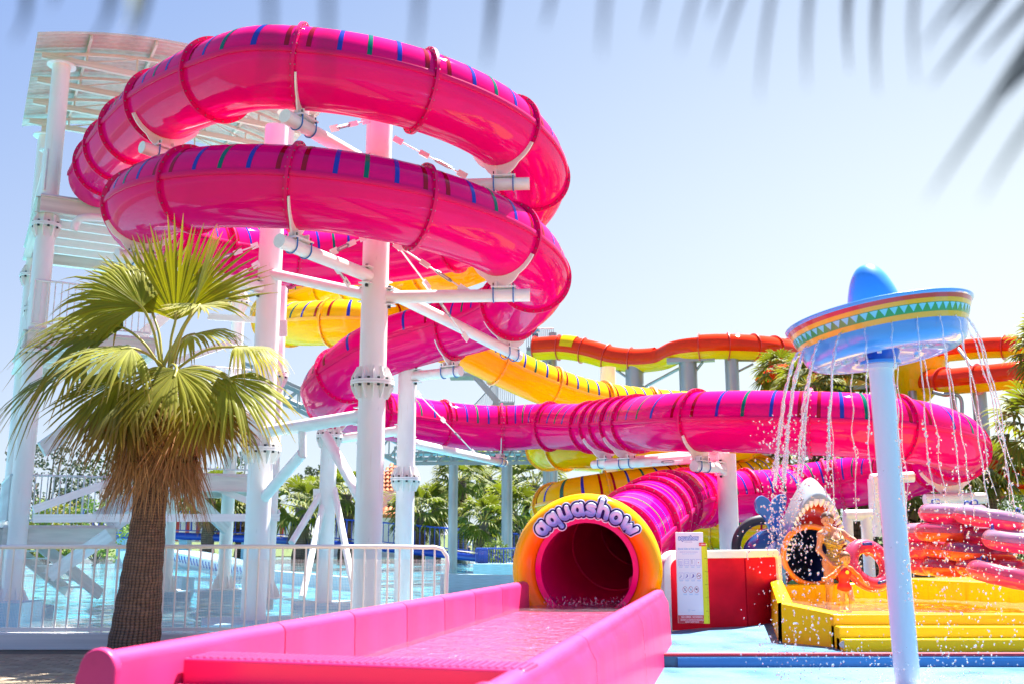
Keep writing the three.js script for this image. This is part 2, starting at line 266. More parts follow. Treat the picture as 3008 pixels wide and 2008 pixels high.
// ---------------------------------------------------------------- white support poles of the pink slide
function collar(parent, x, y, z, r, mat = M.white, n = 10) { // bolted splice: two rings with gusset fins above and below
  const R = r * 1.62, c = part('splice_flange', merge(new THREE.CylinderGeometry(R, R, 0.035, 36).translate(x, y + 0.02, z), new THREE.CylinderGeometry(R, R, 0.035, 36).translate(x, y - 0.02, z)), mat, parent);
  const sh = new THREE.Shape([[r * 0.98, 0.03], [R * 0.97, 0.03], [R * 0.97, 0.09], [r * 1.18, 0.27], [r * 0.98, 0.27]].map(p => new THREE.Vector2(...p)));
  const fin = new THREE.ExtrudeGeometry(sh, { depth: 0.016, bevelEnabled: false }).translate(0, 0, -0.008);
  const fins = []; for (let i = 0; i < n; i++) for (const s of [1, -1]) { const f = fin.clone(); if (s < 0) f.rotateX(Math.PI); f.rotateY(i / n * TAU + 0.2); f.translate(x, y, z); fins.push(f); }
  stuffPart('gussets', merge(fins), mat, c);
  const bs = []; for (let i = 0; i < n; i++) { const a = (i + 0.5) / n * TAU - 0.2; bs.push(new THREE.CylinderGeometry(0.026, 0.026, 0.15, 6).translate(x + Math.cos(a) * R * 0.86, y, z + Math.sin(a) * R * 0.86)); }
  stuffPart('bolts', merge(bs), M.boltDark, c);
}
function baseFoot(parent, x, y, z, r, mat = M.white) {
  const R = r * 1.9, c = part('base_plate', rbox(R * 2, 0.04, R * 2, [x, y + 0.02, z], 0.01), mat, parent);
  const sh = new THREE.Shape([[r * 0.98, 0.04], [R * 0.95, 0.04], [R * 0.95, 0.10], [r * 1.1, 0.38], [r * 0.98, 0.38]].map(p => new THREE.Vector2(...p)));
  const fin = new THREE.ExtrudeGeometry(sh, { depth: 0.018, bevelEnabled: false }).translate(0, 0, -0.009), fs = [];
  for (let i = 0; i < 8; i++) { const f = fin.clone(); f.rotateY(i / 8 * TAU); f.translate(x, y, z); fs.push(f); }
  stuffPart('gussets', merge(fs), mat, c);
}
function pole(label, x, z, r, y0, y1, opt = {}) {
  const p = thing(opt.name ?? 'support_pole', label, 'pole', opt.group ?? 'steel poles carrying the slides');
  part('shaft', merge(new THREE.CylinderGeometry(r, r, y1 - y0, 40, 1, true).translate(x, (y0 + y1) / 2, z), new THREE.CircleGeometry(r, 40).rotateX(-Math.PI / 2).translate(x, y1, z)), opt.mat ?? M.white, p);
  for (const y of opt.collars ?? []) collar(p, x, y, z, r, opt.mat ?? M.white, opt.fins ?? 10);
  if (opt.foot !== undefined) baseFoot(p, x, opt.foot, z, r, opt.mat ?? M.white);
  p.userData.at = [x, z, r]; return p;
}
function arm(p, a, b, r = 0.11) { // pipe from the pole a to its free end b with a closed cap and a clevis at the pole
  a = vec(a); b = vec(b); const m = part('support_arm', merge(rod(a, b, r, 28)), M.white, p); const d = V().subVectors(b, a).normalize(), pr = p.userData.at[2];
  const q = a.clone().addScaledVector(d, pr * 0.5 + 0.14), al = V(d.x, 0, d.z).normalize(), B = new THREE.Matrix4().makeBasis(al, UP, V().crossVectors(al, UP));
  for (const s of [1, -1]) { const e = box(0.20, 0.02, 0.20, [0, s * (r + 0.03), 0]); e.applyMatrix4(B); e.translate(q.x, q.y, q.z); part('clevis', e, M.white, m); }
  const bo = merge(...[1, -1].map(s => new THREE.CylinderGeometry(0.03, 0.03, 0.07, 6).translate(0, s * (r + 0.05), 0))); bo.translate(q.x, q.y, q.z); stuffPart('bolts', bo, M.boltDark, m);
  return m;
}
function armTo(p, s, opt = {}) { // arm that carries the slide at metres s along it
  const f = pinkRun.frame(s), [px, pz] = p.userData.at, y = f.p.y - 0.65 - drop - (opt.low ?? 0), side = opt.side ?? 1;
  const tipAt = f.p.clone().addScaledVector(f.t, 0.045 * side); tipAt.y = y;
  const a = V(px, y + (opt.rise ?? 0), pz), dir = V().subVectors(tipAt, a).setY(0).normalize();
  const m = arm(p, a, tipAt.clone().addScaledVector(dir, opt.over ?? 0.45)); cradle(m, f, side, dir); return m;
}
function tieRod(p, a, b) { // thin rod with two end plates and a turnbuckle
  a = vec(a); b = vec(b); const d = V().subVectors(b, a), L = d.length(); d.normalize(); const at = t => a.clone().addScaledVector(d, t);
  const m = part('tie_rod', merge(rod(at(0.12), at(L - 0.12), 0.014, 8)), M.white, p);
  const ear = t => bar(at(t - 0.09), at(t + 0.09), 0.018, 0.11);
  for (const g of [ear(0.07), ear(L - 0.07), bar(at(L * 0.42 - 0.09), at(L * 0.42 + 0.09), 0.05, 0.085)]) part('tie_plate', g, M.white, m);
  const k = L * 0.68; part('turnbuckle', merge(...[-1, 1].map(s => { const o = V().crossVectors(d, UP).normalize(); const u = V().crossVectors(o, d); return rod(at(k - 0.14).addScaledVector(u, s * 0.024), at(k + 0.14).addScaledVector(u, s * 0.024), 0.009, 6); }), rod(at(k - 0.17), at(k - 0.11), 0.024, 6), rod(at(k + 0.11), at(k + 0.17), 0.024, 6)), M.steel, m);
}
const WL = -0.26; // water level
const hs = d => pinkRun.near(hel(d));
const mainPole = pole('tallest thick white pole in the middle of the pink coils, with a bolted collar', -2.36, -16.4, 0.228, -0.7, 8.711, { collars: [3.873], fins: 12 });
armTo(mainPole, hs(-1.5)); armTo(mainPole, hs(358.5)); armTo(mainPole, hs(58.5), { side: -1 }); armTo(mainPole, hs(418.5), { side: -1 }); armTo(mainPole, hs(478.5), { rise: 0.55, over: 0.35 });
tieRod(mainPole, [-2.072, 8.208, -16.3], [-0.812, 7.511, -16.3]); tieRod(mainPole, [-2.02, 6.275, -16.3], [-0.779, 5.439, -16.3]); tieRod(mainPole, [-2.033, 6.337, -16.4], [-0.831, 4.918, -17.9]);
tieRod(mainPole, [-2.527, 8.508, -16.2], [-3.056, 8.087, -15.6]); tieRod(mainPole, [-2.52, 6.378, -16.2], [-2.961, 5.888, -15.5]); tieRod(mainPole, [-2.977, 5.771, -15.3], [-2.726, 5.438, -15.9]);
const poleB = pole('thick white pole left of the tallest one, its capped top between the coils', -4.72, -18.5, 0.228, -0.7, 9.368, { collars: [2.93], fins: 12 });
armTo(poleB, hs(-61.5)); armTo(poleB, hs(298.5));
tieRod(poleB, [-4.937, 6.856, -18.3], [-5.558, 6.255, -17.4]); tieRod(poleB, [-4.875, 6.461, -18.2], [-5.338, 5.869, -17.6]);
arm(mainPole, [-2.36, 3.34, -16.4], [-4.72, 3.238, -18.4], 0.115);
arm(mainPole, [-2.36, 5.372, -16.4], [-4.72, 6.333, -18.45], 0.10);
part('brace', rod([-3.761, 2.778, -17.6], [-4.61, 2.019, -18.4], 0.10, 24), M.white, poleB);
part('brace', merge(rod([-3.783, 3.293, -17.6], [-3.743, 2.716, -17.6], 0.07, 12)), M.white, poleB);
const poleC = pole('white pole with a rounded bolted collar under the start of the lower pink run', -2.371, -22, 0.205, -0.7, 4.997, { collars: [2.561] });
armTo(poleC, pinkRun.near(V(-4.42, 4.65, -24.3)), { over: 0.3 }); armTo(poleC, pinkRun.near(V(-0.31, 4.417, -28.4)), { side: -1, over: 0.4 });
armTo(poleC, hs(508.5), { over: 0.3 });
tieRod(poleC, [-2.135, 4.498, -22], [-0.958, 3.379, -25]);
const poleD = pole('white pole on splayed legs left of the collared one, under the slide turn', -4.283, -23, 0.19, -0.7, 3.71, { collars: [3.608] });
part('brace', rod([-4.303, 3.579, -22.7], [-3.215, 2.124, -21], 0.12, 24), M.white, poleD);
for (const [a, b] of [[[-4.414, 2.313, -23], [-4.852, 1.165, -22]], [[-4.366, 2.094, -23], [-4.367, 0.067, -21]], [[-4.134, 2.393, -23], [-3.253, 0.05, -21]]]) part('leg', merge(rod(a, b, 0.075, 20)), M.white, poleD);
part('splice_plate', bar([-4.499, 2.389, -22.9], [-4.487, 2.091, -22.9], 0.02, 0.2), M.white, poleD);
// poles under the long lower run
const poleE = pole('white pole under the long pink run, standing behind the red and white wall', 4.762, -21.9, 0.215, 0, 3.114, {});
{ const d0 = pinkRun.near(V(2.551, 4.121, -25.4)); armTo(poleE, pinkRun.near(V(4.049, 3.747, -21.2)), { over: 0.3 });
  for (const [s, o] of [[d0 - 0.4, 0.5], [d0 + 1.1, 0.7]]) armTo(poleE, s, { over: o });
  part('brace', rod([4.365, 2.83, -21.4], [4.746, 2.646, -21.8], 0.07, 16), M.white, poleE); tieRod(poleE, [4.609, 3.037, -21.9], [3.107, 2.977, -23]); }
const poleF = pole('white goalpost frame behind the hat pole, carrying the slide bend', 8.373, -21.4, 0.115, 0, 2.558, {});
part('support_arm', rod([7.768, 2.53, -21.4], [8.687, 2.577, -21.4], 0.115, 24), M.white, poleF); part('shaft', rod([7.815, 2.53, -21.4], [7.795, 1.308, -21.4], 0.115, 24), M.white, poleF);
const poleG = pole('white goalpost frame above the stacked pink tubes at the right', 10.396, -22.4, 0.12, 0, 2.144, {});
part('support_arm', rod([9.319, 2.124, -22.4], [10.699, 2.163, -22.4], 0.125, 24), M.white, poleG); part('shaft', rod([9.545, 2.124, -22.4], [9.503, 1.017, -22.4], 0.115, 24), M.white, poleG);
{ const f = pinkRun.frame(pinkRun.near(V(10.45, 3.1, -22.6))); cradle(poleG.children.find(c => c.name === 'support_arm'), f, 1, V(1, 0, 0)); }
const poleH = pole('low white post frame beside the open shark mouth', 7.111, -20, 0.11, 0, 1.744, {});
part('support_arm', rod([6.684, 1.727, -20], [7.228, 1.744, -20], 0.115, 24), M.white, poleH); part('shaft', rod([6.745, 1.727, -20], [6.728, 1.058, -20], 0.10, 20), M.white, poleH);

// ---------------------------------------------------------------- splash-down trough at the end of the pink slide
const troughPink = std(lin(0.76, 0.040, 0.185), { roughness: 0.5, specularIntensity: 0.3, clearcoat: 0.3, clearcoatRoughness: 0.25, map: rep(wearTex, 0.7, 0.7), bumpMap: waveTex, bumpScale: 0.004 });
const troughDeep = std(lin(0.72, 0.008, 0.12), { roughness: 0.38, clearcoat: 0.6, clearcoatRoughness: 0.2 });  // darker trough pink: shade on the front of the lip put into the colour
const trough = thing('splash_trough', 'long open pink trough with low side walls and a stepped lip at the front', 'slide trough');
{
  const wallSeg = (a, b, ya, yb, inward, mat) => { // a,b plan points at the wall's middle; profile with a rounded top
    const d = V(b[0] - a[0], 0, b[1] - a[1]), L = d.length(); d.normalize(); const n = V(d.z, 0, -d.x).multiplyScalar(inward); // towards the channel
    const prof = h => { const p = [[0.085, 0.30], [0.075, h - 0.06]]; for (let i = 0; i <= 8; i++) { const t = i / 8 * Math.PI; p.push([Math.cos(t) * 0.075, h - 0.06 + Math.sin(t) * 0.06]); } p.push([-0.085, h - 0.09], [-0.125, h - 0.16], [-0.15, 0.12], [-0.16, -0.16]); return p; };
    const A = prof(ya), B = prof(yb), k = A.length - 1;
    return grid(Math.max(2, Math.round(L / 0.4)), k, (u, v) => { const i = Math.round(v * k), o = A[i][0] + (B[i][0] - A[i][0]) * u, y = A[i][1] + (B[i][1] - A[i][1]) * u; return V(a[0] + d.x * L * u + n.x * o, y, a[1] + d.z * L * u + n.z * o); }, [L, 1.2]);
  };
  const L0 = [-1.96, -4.90], L1 = [0.18, -13.25], R0 = [-0.11, -4.40], R1 = [1.89, -13.05];
  const run = (p0, p1, y0, y1, cuts, inward) => { for (let i = 0; i + 1 < cuts.length; i++) { const f = t => [p0[0] + (p1[0] - p0[0]) * t, p0[1] + (p1[1] - p0[1]) * t], a = cuts[i] + (i ? 0.0007 : 0), b = cuts[i + 1] - 0.0007; part('wall_panel', toCreasedNormals(wallSeg(f(a), f(b), y0 + (y1 - y0) * a, y0 + (y1 - y0) * b, inward), 0.7), troughPink, trough); } };
  run(L0, L1, 0.84, 0.775, [0, 0.20, 0.33, 0.46, 0.58, 0.70, 0.83, 1], -1);
  run(R0, R1, 0.755, 0.68, [0, 0.27, 0.62, 1], 1);
  part('wall_panel', toCreasedNormals(wallSeg(R1, [1.62, -13.46], 0.68, 0.83, 1), 0.7), troughPink, trough);
  part('wall_panel', toCreasedNormals(wallSeg(L1, [0.36, -13.46], 0.775, 0.85, -1), 0.7), troughPink, trough);
  // rounded end caps of the two walls
  for (const [p, h] of [[L0, 0.84], [R0, 0.755]]) { const s = new THREE.Shape(); s.moveTo(-0.16, -0.16); s.lineTo(-0.15, 0.12); s.lineTo(-0.105, h - 0.12); s.absarc(0, h - 0.085, 0.09, Math.PI, 0, true); s.lineTo(0.09, 0.3); s.lineTo(0.09, -0.16); const g = new THREE.ExtrudeGeometry(s, { depth: 0.03, bevelEnabled: true, bevelSize: 0.012, bevelThickness: 0.015, bevelSegments: 3 }); if (p === R0) g.scale(-1, 1, 1); if (p === R0) { g.index || null; const q = g.attributes.position; for (let i = 0; i < q.count; i += 3) for (const at of Object.values(g.attributes)) { const sz = at.itemSize; for (let c = 0; c < sz; c++) { const t = at.array[(i + 1) * sz + c]; at.array[(i + 1) * sz + c] = at.array[(i + 2) * sz + c]; at.array[(i + 2) * sz + c] = t; } } g.computeVertexNormals(); } g.rotateY(-0.256); g.translate(p[0], 0, p[1]); part('end_cap', g, troughPink, trough); }
  const lerp = (a, b, t) => [a[0] + (b[0] - a[0]) * t, a[1] + (b[1] - a[1]) * t];
  part('floor', grid(40, 10, (u, v) => { const l = lerp(L0, L1, 0.07 + 0.95 * u), r = lerp(R0, R1, 0.07 + 0.95 * u), p = lerp(l, r, v); return V(p[0], 0.44, p[1]); }, [9, 2]), troughPink, trough);
  const film = std(lin(0.96, 0.80, 0.88), { roughness: 0.06, transmission: 0.94, thickness: 0, ior: 1.33, bumpMap: rep(rippleTex, 1.1, 1.1), bumpScale: 0.03 });
  part('water_film', grid(160, 50, (u, v) => { const l = lerp(L0, L1, 0.075 + 0.96 * u), r = lerp(R0, R1, 0.075 + 0.96 * u), p = lerp(l, r, 0.035 + 0.93 * v); const w = perlin.noise(p[0] * 3.2, p[1] * 2.2, 3.1) * 0.010 + perlin.noise(p[0] * 9, p[1] * 7, 8.2) * 0.005 + Math.max(0, u - 0.86) * 0.35 * Math.abs(perlin.noise(p[0] * 6, p[1] * 8, 1.7)); return V(p[0], 0.475 + w, p[1]); }, [9, 2]), film, trough);
  // stepped lip across the front, grooved treads
  const ax = V(R0[0] - L0[0], 0, 0).normalize(), dirA = V(0.256, 0, -1).normalize(), side = V(1, 0, 0.256).normalize();
  const stepBox = (t, y0, y1, depth, name) => { const l = lerp(L0, L1, t), c = V(l[0], 0, l[1]).addScaledVector(side, 1.02), M4 = new THREE.Matrix4().makeBasis(side, UP, dirA.clone().negate()); const g = new RoundedBoxGeometry(1.86, y1 - y0, depth, 2, 0.015); g.applyMatrix4(M4); g.translate(c.x, (y0 + y1) / 2, c.z); part(name, g, troughDeep, trough);
    const rib = []; for (let i = 0; i < 46; i++) { const q = new THREE.BoxGeometry(0.018, 0.006, depth - 0.06); q.translate(-0.9 + i * 0.04, y1 + 0.002, 0); q.applyMatrix4(M4); q.translate(c.x, 0, c.z); rib.push(q); } stuffPart('tread_ribs', merge(rib), troughPink, trough); };
  stepBox(0.080, -0.1, 0.748, 0.30, 'step'); stepBox(0.046, -0.1, 0.62, 0.30, 'step'); stepBox(0.0125, -0.1, 0.50, 0.28, 'step');
  // red kerb strip along the outside
  part('kerb', slab([[1.32, -11.70], [1.72, -11.72], [0.6, -7.6], [0.16, -7.6]].map(([x, z]) => [x - 0.02, z]), -0.2, -0.05), redPaint, trough);
}

// ---------------------------------------------------------------- orange portal with its lettering
const portal = thing('slide_portal', 'fat orange and yellow ring round the pink slide mouth, lettered across its top', 'slide portal');
{
  const C = V(0.985, 0.925, -13.20), rotY = -0.12;
  const put = g => { g.rotateY(rotY); return g.translate(C.x, C.y, C.z); };
  // ring with a deep rounded section: vertex colours go from yellow outside to orange towards the mouth
  const na = 96, nb = 40, g = grid(na, nb, (u, v) => { const a = u * TAU, b = v * TAU, rad = 0.825 + 0.158 * Math.cos(b), z = 0.20 * Math.sin(b) * (Math.sin(b) > 0 ? 1 : 2.2); return V(Math.cos(a) * rad, Math.sin(a) * rad, z); });
  const col = [], p = g.attributes.position; for (let i = 0; i < p.count; i++) { const rad = Math.hypot(p.getX(i), p.getY(i)), t = Math.min(1, Math.max(0, (rad - 0.74) / 0.20)), s = t * t * (3 - 2 * t); col.push(0.95, 0.16 + 0.24 * s, 0.002); }
  g.setAttribute('color', new THREE.Float32BufferAttribute(col, 3));
  const ringMat = std(lin(1, 1, 1), { vertexColors: true, roughness: 0.6, specularIntensity: 0, clearcoat: 0.6, clearcoatRoughness: 0.1 });
  { const m = new THREE.Mesh(put(g), ringMat); m.name = 'ring'; portal.add(m); }
  const mouth = toCreasedNormals(new THREE.LatheGeometry([[0.60, -0.30], [0.60, 0.10], [0.672, 0.10], [0.672, -0.30]].map(q => new THREE.Vector2(...q)), 64).rotateX(Math.PI / 2), 0.6);
  part('mouth_rim', put(mouth), M.pink, portal);
  // bubble letters a q u a s h o w : strokes in an x-height box, then bent round the arc
  const arc = (cx, cy, rx, ry, a0, a1, n = 14) => Array.from({ length: n + 1 }, (_, i) => { const a = (a0 + (a1 - a0) * i / n) * Math.PI / 180; return [cx + rx * Math.cos(a), cy + ry * Math.sin(a)]; });
  const glyph = {
    a: { w: 0.92, s: [arc(0.42, 0.36, 0.24, 0.29, 0, 360, 22), [[0.68, 0.66], [0.68, 0.3], [0.72, 0.06]]] },
    q: { w: 0.92, s: [arc(0.42, 0.36, 0.24, 0.29, 0, 360, 22), [[0.69, 0.66], [0.69, 0.2], [0.69, -0.28]]] },
    u: { w: 0.92, s: [[[0.18, 0.66], [0.18, 0.32], ...arc(0.42, 0.30, 0.24, 0.25, 190, 350, 10), [0.68, 0.66]], [[0.68, 0.4], [0.71, 0.06]]] },
    s: { w: 0.80, s: [[[0.60, 0.58], [0.44, 0.66], [0.26, 0.60], [0.22, 0.48], [0.34, 0.39], [0.50, 0.33], [0.60, 0.22], [0.52, 0.09], [0.36, 0.05], [0.18, 0.12]]] },
    h: { w: 0.92, s: [[[0.20, 1.06], [0.20, 0.5], [0.20, 0.05]], [[0.20, 0.36], ...arc(0.44, 0.40, 0.24, 0.25, 160, 10, 10), [0.69, 0.28], [0.69, 0.05]]] },
    o: { w: 0.88, s: [arc(0.44, 0.36, 0.26, 0.30, 0, 360, 22)] },
    w: { w: 1.16, s: [[[0.14, 0.65], [0.24, 0.36], [0.36, 0.06], [0.48, 0.34], [0.58, 0.58], [0.68, 0.34], [0.80, 0.06], [0.92, 0.36], [1.02, 0.65]]] },
  };
  const word = 'aquashow', size = 0.208, total = [...word].reduce((t, c) => t + glyph[c].w, 0) * size, R0 = 0.752;
  const faceMat = std(lin(1, 1, 1), { vertexColors: true, roughness: 0.35, clearcoat: 0.6 });
  const navy = std(lin(0.014, 0.008, 0.10), { roughness: 0.6, specularIntensity: 0.3 }), halo = std(lin(0.66, 0.68, 0.82), { roughness: 0.5, specularIntensity: 0.3 });
  let x = -total / 2;
  for (const ch of word) {
    const gl = glyph[ch], th = (x + gl.w * size / 2) / (R0 + 0.07), place = gg => { gg.rotateZ(-th); return put(gg); };
    const layer = (rad, flat, z, grow) => { const gs = []; for (const st of gl.s) { const pts = st.map(([a, b]) => V((a - gl.w / 2) * size, b * size + R0 - 0.055, 0)); const closed = st.length > 20; const cv = new THREE.CatmullRomCurve3(pts.slice(0, closed ? -1 : undefined), closed, 'centripetal'); const tg = new THREE.TubeGeometry(cv, closed ? 30 : 22, rad, 10, closed); gs.push(tg); if (!closed) for (const e of [pts[0], pts[pts.length - 1]]) gs.push(new THREE.SphereGeometry(rad, 10, 8).translate(e.x, e.y, e.z)); } const gg = merge(gs); gg.scale(1, 1, flat); const pp = gg.attributes.position; for (let i = 0; i < pp.count; i++) { const rad2 = Math.hypot(pp.getX(i), pp.getY(i)); const b = Math.max(-1, Math.min(1, (rad2 - 0.835) / 0.165)); pp.setZ(i, pp.getZ(i) + 0.20 * Math.sqrt(Math.max(0, 1 - b * b * 0.72)) + z); } gg.computeVertexNormals(); return gg; };
    const mid = part('letter', place(layer(0.054, 0.14, 0.008)), navy, portal);
    part('letter_halo', place(layer(0.067, 0.12, 0.002)), halo, mid);
    const face = layer(0.033, 0.55, 0.012), fp = face.attributes.position, fc = [];
    for (let i = 0; i < fp.count; i++) { const t = Math.min(1, Math.max(0, (Math.hypot(fp.getX(i), fp.getY(i)) - R0 + 0.03) / 0.13)); fc.push(0.16 + 0.62 * t, 0.34 + 0.44 * t, 0.80 + 0.06 * t); }
    face.setAttribute('color', new THREE.Float32BufferAttribute(fc, 3)); place(face); const fm = new THREE.Mesh(face, faceMat); fm.name = 'letter_face'; mid.add(fm);
    x += gl.w * size;
  }
}

// ---------------------------------------------------------------- palms and trees
// fan leaf: pleated segments joined near the middle, free and hanging towards the tips
function fan(hub, f, nrm, L, o = {}) {
  const { n = 34, spread = 2.1, droop = 0.35, green = [0.15, 0.23, 0.012], tip = [0.42, 0.30, 0.06], cup = 0.25, join = 0.55, width = 1.0, dry = 0.12 } = o;
  const pos = [], col = [], ix = []; f = f.clone().normalize(); const s = V().crossVectors(f, nrm).normalize(), m = V().crossVectors(s, f).normalize(), dA = 2 * spread / n, T = [0, 0.2, 0.42, join, 0.78, 0.9, 1];
  for (let i = 0; i < n; i++) {
    const a = -spread + dA * (i + 0.5), len = L * (0.70 + 0.30 * Math.cos(a * 0.75)) * rr(0.9, 1.05), dir = f.clone().multiplyScalar(Math.cos(a)).addScaledVector(s, Math.sin(a)), tan = s.clone().multiplyScalar(Math.cos(a)).addScaledVector(f, -Math.sin(a));
    const bend = rr(0.6, 1.5), sway = rr(-0.06, 0.06), base = pos.length / 3, dk = rr(0.75, 1.2), lift = rr(-0.03, 0.03);
    T.forEach((t, k) => {
      const w = width * (t <= join ? L * t * Math.tan(dA / 2) * 1.0 : L * join * Math.tan(dA / 2) * Math.pow((1 - t) / (1 - join), 0.8)) + 0.002;
      const q = Math.max(0, t - join * 0.75), d = droop * len * (0.25 * t * t + 1.25 * bend * q * q);
      const c = hub.clone().addScaledVector(dir, len * t * (1 - 0.35 * droop * q)).addScaledVector(m, -cup * len * t * t * Math.sin(a) * Math.sin(a) + lift * t).addScaledVector(UP, -d).addScaledVector(tan, sway * len * q);
      const tipness = Math.min(1, Math.max(0, (t - 1 + dry * 2.2) / (dry * 2.2)));
      const cc = green.map((g, j) => (g + (tip[j] - g) * tipness) * dk);
      for (const [e, u] of [[-1, 0], [0, 0.42], [1, 0]]) { const p = c.clone().addScaledVector(tan, e * w).addScaledVector(m, u * w); pos.push(p.x, p.y, p.z); col.push(...cc); }
      if (k) { const b = base + (k - 1) * 3; ix.push(b, b + 3, b + 1, b + 1, b + 3, b + 4, b + 1, b + 4, b + 2, b + 2, b + 4, b + 5); }
    });
  }
  const g = new THREE.BufferGeometry(); g.setAttribute('position', new THREE.Float32BufferAttribute(pos, 3)); g.setAttribute('color', new THREE.Float32BufferAttribute(col, 3)); g.setIndex(ix); g.computeVertexNormals(); return g;
}
const leafMat = std(lin(1, 1, 1), { vertexColors: true, roughness: 0.9, transmission: 0.52, thickness: 0, specularIntensity: 0.4, clearcoat: 0.12, clearcoatRoughness: 0.3 });
const dryMat = std(lin(1, 1, 1), { vertexColors: true, roughness: 0.92, transmission: 0.25, thickness: 0 });
const stalkMat = std(lin(0.34, 0.30, 0.03), { roughness: 0.5, clearcoat: 0.4 });
const barkTex = noiseTex(512, 512, (u, v) => { const w = u + 0.012 * fbm(u, v, 6, 91), f = Math.abs(Math.sin(w * Math.PI * 34)), r = 0.5 + 0.5 * Math.sin(v * TAU * 22 + 2.5 * fbm(u, v, 4, 92)), n = fbm(u, v, 14, 93); const k = 0.16 + 0.22 * Math.pow(f, 0.6) + 0.06 * r + 0.10 * n; return [k * 1.12, k * 0.92, k * 0.80]; }, true);
const barkBump = noiseTex(512, 512, (u, v) => { const w = u + 0.012 * fbm(u, v, 6, 91); return 0.2 + 0.6 * Math.pow(Math.abs(Math.sin(w * Math.PI * 34)), 0.5) + 0.2 * Math.sin(v * TAU * 22 + 2.5 * fbm(u, v, 4, 92)); });
const barkMat = std(lin(1.0, 0.92, 0.86), { map: barkTex, bumpMap: barkBump, bumpScale: 0.02, roughness: 0.9 });
const palm = thing('palm_tree', 'big fan palm with a brown skirt of dead leaves, in front of the white fence', 'palm tree');
{
  const base = V(-4.34, -0.02, -11.7), top = V(-4.20, 3.15, -11.7);
  part('trunk', grid(90, 72, (u, v) => { const a = v * TAU, y = u, r0 = 0.172 + 0.130 * Math.pow(1 - y, 2.0) - 0.02 * y, q = 1 + 0.05 * perlin.noise(Math.cos(a) * 2, y * 9, Math.sin(a) * 2) + 0.018 * Math.sin(y * 95 + 2 * perlin.noise(y * 8, a, 1)); return V(base.x + (top.x - base.x) * y + Math.cos(a) * r0 * q, base.y + (top.y - base.y) * y, base.z + Math.sin(a) * r0 * q); }, [3.2, 1]), (() => { const m = barkMat.clone(); m.map = barkTex.clone(); m.map.rotation = Math.PI / 2; m.map.repeat.set(1, 1.4); m.bumpMap = barkBump.clone(); m.bumpMap.rotation = Math.PI / 2; m.bumpMap.repeat.set(1, 1.4); m.map.needsUpdate = m.bumpMap.needsUpdate = true; return m; })(), palm);
  const heart = V(-4.19, 3.30, -11.7);
  const add = (hub, dir, L, o = {}) => {
    hub = vec(hub); dir = vec(dir).normalize(); const nrm = vec(o.nrm ?? [dir.x * -0.6, 1, 0.25]);
    const mid = heart.clone().lerp(hub, 0.55).add(V(0, 0.10 * hub.distanceTo(heart), 0)), start = heart.clone().add(V(rr(-0.06, 0.06), rr(-0.12, 0.05), rr(-0.06, 0.06)));
    const fr = part('frond', fan(hub, dir, nrm, L, o), o.dead ? dryMat : leafMat, palm);
    part('stalk', tubeOf([start, mid, hub, hub.clone().addScaledVector(dir, 0.12)], o.dead ? 0.012 : 0.017, 14, 6), stalkMat, fr);
  };
  const G1 = [0.30, 0.29, 0.003], G2 = [0.38, 0.35, 0.004], G3 = [0.21, 0.21, 0.003], YB = [0.34, 0.25, 0.02];
  add([-4.127, 3.944, -11.75], [-0.04, 1, -0.05], 1.40, { n: 36, spread: 1.15, nrm: [0, 0.1, 1], droop: 0.05, green: G1, cup: 0.5 });
  add([-4.466, 4.059, -11.9], [-0.35, 1, -0.3], 1.30, { n: 34, spread: 1.1, nrm: [0.1, 0.3, 1], droop: 0.08, green: G2 });
  add([-4.492, 4.073, -11.6], [-0.85, 0.72, 0.2], 1.18, { n: 36, spread: 1.5, nrm: [0.2, 0.55, 0.8], droop: 0.45, green: G1 });
  add([-3.88, 4.019, -11.6], [0.26, 1, 0.15], 1.12, { n: 26, spread: 0.8, nrm: [-1, 0.3, 0.5], droop: 0.05, green: G3, tip: [0.55, 0.30, 0.05] });
  add([-3.957, 4.154, -11.95], [0.5, 0.9, -0.5], 0.9, { n: 30, spread: 1.3, nrm: [-0.4, 0.4, 0.8], droop: 0.35, green: G2 });
  add([-3.627, 3.984, -11.1], [0.12, -0.42, 1], 0.52, { n: 38, spread: 2.3, nrm: [0, 1, 0.65], droop: 0.15, green: G1, cup: -0.1 });
  add([-4.7, 3.819, -11.6], [-1, 0.18, 0.15], 1.42, { n: 36, spread: 1.25, nrm: [0, 0.8, 0.6], droop: 0.55, green: G3, tip: [0.45, 0.30, 0.04] });
  add([-4.419, 3.498, -11.2], [-0.9, -0.22, 0.6], 1.0, { n: 38, spread: 1.7, nrm: [-0.2, 0.85, 0.6], droop: 0.35, green: [0.30, 0.30, 0.006] });
  add([-5.235, 3.394, -11.8], [-1, -0.24, -0.1], 1.25, { n: 34, spread: 1.2, nrm: [-0.2, 0.9, 0.4], droop: 0.55, green: G3, tip: [0.4, 0.28, 0.03] });
  add([-4.567, 3.135, -11.3], [-0.85, -0.7, 0.5], 0.98, { n: 40, spread: 1.8, nrm: [-0.3, 0.5, 0.9], droop: 0.25, green: G3 });
  add([-3.828, 3.217, -11.05], [0.02, -0.75, 0.65], 0.88, { n: 44, spread: 2.0, nrm: [0, 0.55, 0.9], droop: 0.25, green: G1, tip: [0.50, 0.36, 0.04] });
  add([-3.274, 3.57, -11.5], [1, 0.02, 0.1], 0.78, { n: 34, spread: 1.4, nrm: [0, 1, 0.15], droop: 0.6, green: G1, tip: [0.5, 0.38, 0.05] });
  add([-3.295, 3.15, -11.2], [0.75, -0.62, 0.45], 1.02, { n: 40, spread: 1.7, nrm: [0.4, 0.6, 0.8], droop: 0.35, green: [0.26, 0.27, 0.005], tip: [0.5, 0.36, 0.04] });
